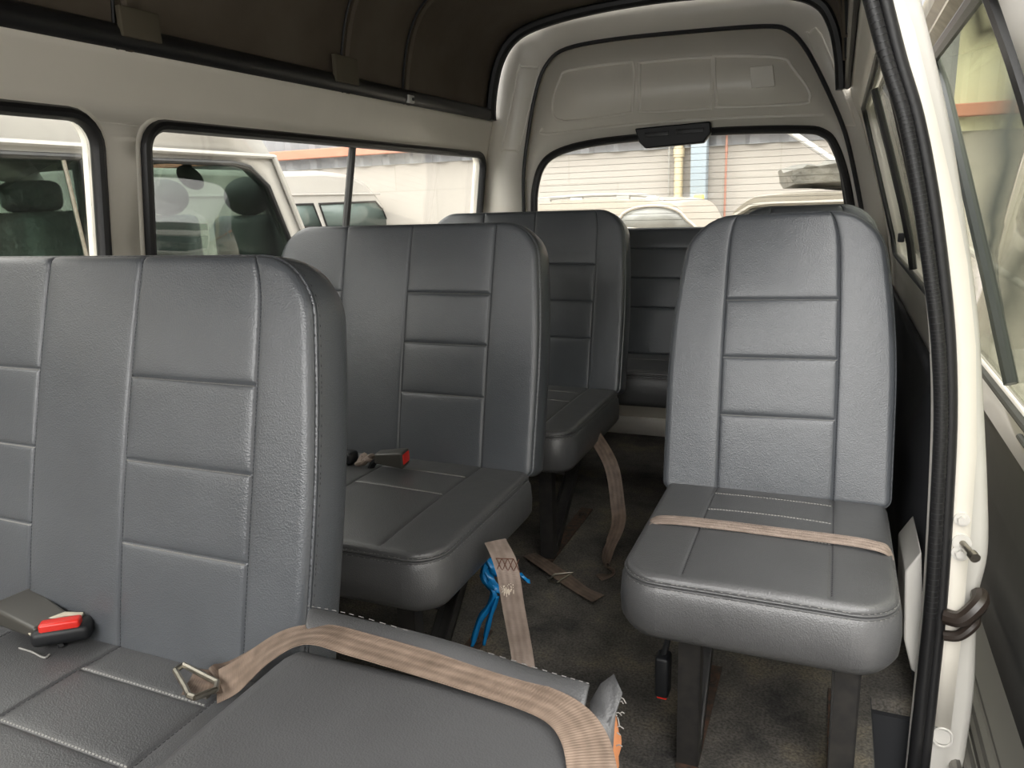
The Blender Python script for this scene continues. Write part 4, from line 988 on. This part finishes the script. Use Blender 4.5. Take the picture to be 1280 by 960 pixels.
ps.append(mb.obj('roof_rail', rm)); adopt(cr_, *ps)
c2, ps = car('parked_car', 'beige car behind the right half of the rear window, dark bundle on top', 4.0, [(900, 292), (912, 270), (930, 252), (950, 244), (990, 241), (1040, 239), (1100, 240), (1160, 250)],
     [[(915, 284), (932, 262), (950, 256), (1000, 254), (1080, 254), (1090, 284)]], mat('beige_car_paint', (.45, .41, .35), .3, coat=.4), depth=1.4); adopt(c2, *ps)
# crumpled dark bundle on that car
P_ = [(968, 216), (990, 210), (1005, 206), (1018, 208), (1030, 203), (1060, 203), (1105, 208), (1110, 236), (1050, 239), (975, 238), (970, 230)]
L_ = [at(u, v-3, y=4.15) for u, v in P_]; n = len(L_); vs = []; fs = []; R_ = 9
cx = sum((p for p in L_), Vector())/n
for k_ in range(R_):
    s_ = math.sin(math.pi*(k_+.6)/(R_+.2))**.3
    for p in L_: q = cx+(p-cx)*s_; vs.append((q.x+random.uniform(-.012, .012), 4.12+k_*.10+random.uniform(-.02, .02), q.z+random.uniform(-.012, .012)))
for k_ in range(R_-1): fs += [(k_*n+i, k_*n+(i+1) % n, (k_+1)*n+(i+1) % n, (k_+1)*n+i) for i in range(n)]
fs += [tuple(range(n)), tuple((R_-1)*n+i for i in range(n))[::-1]]
o = link('tarp_bundle', vs, fs, mat('dirty_black_tarp', (.07, .07, .065), .5, col2=(.22, .21, .18), nscale=7, bump=.8, bscale=12, dist=.03), auto=25)
tag(o, 'dirty black bundle lying on the roof of the beige car outside', 'bundle')

# ---------------------------------------------------------------- light
w = bpy.data.worlds.new('world'); bpy.context.scene.world = w; w.use_nodes = True
nt = w.node_tree; bg = nt.nodes['Background']
tc = nt.nodes.new('ShaderNodeTexCoord'); sp = nt.nodes.new('ShaderNodeSeparateXYZ'); rp = nt.nodes.new('ShaderNodeValToRGB')
nt.links.new(tc.outputs['Generated'], sp.inputs[0]); nt.links.new(sp.outputs[2], rp.inputs[0]); m1 = nt.nodes.new('ShaderNodeMath'); m1.operation = 'MULTIPLY_ADD'; m1.inputs[1].default_value = -.6; m1.inputs[2].default_value = 1.05; nt.links.new(sp.outputs[1], m1.inputs[0])
m2 = nt.nodes.new('ShaderNodeMath'); m2.operation = 'MAXIMUM'; m2.inputs[1].default_value = .4; nt.links.new(m1.outputs[0], m2.inputs[0])
vm = nt.nodes.new('ShaderNodeVectorMath'); vm.operation = 'SCALE'; nt.links.new(rp.outputs[0], vm.inputs[0]); nt.links.new(m2.outputs[0], vm.inputs['Scale']); nt.links.new(vm.outputs[0], bg.inputs[0])
rp.color_ramp.elements[0].position = 0; rp.color_ramp.elements[0].color = (.42, .415, .40, 1); rp.color_ramp.elements[1].position = .6; rp.color_ramp.elements[1].color = (1.5, 1.47, 1.42, 1)
bg.inputs[1].default_value = 1.25
sc = bpy.context.scene
sc.view_settings.view_transform = 'Standard'; sc.view_settings.look = 'None'; sc.view_settings.gamma = 1; sc.view_settings.exposure = 1.8
sc.view_settings.use_curve_mapping = False
sc.cycles.max_bounces = 10; sc.cycles.transparent_max_bounces = 16; sc.cycles.diffuse_bounces = 6
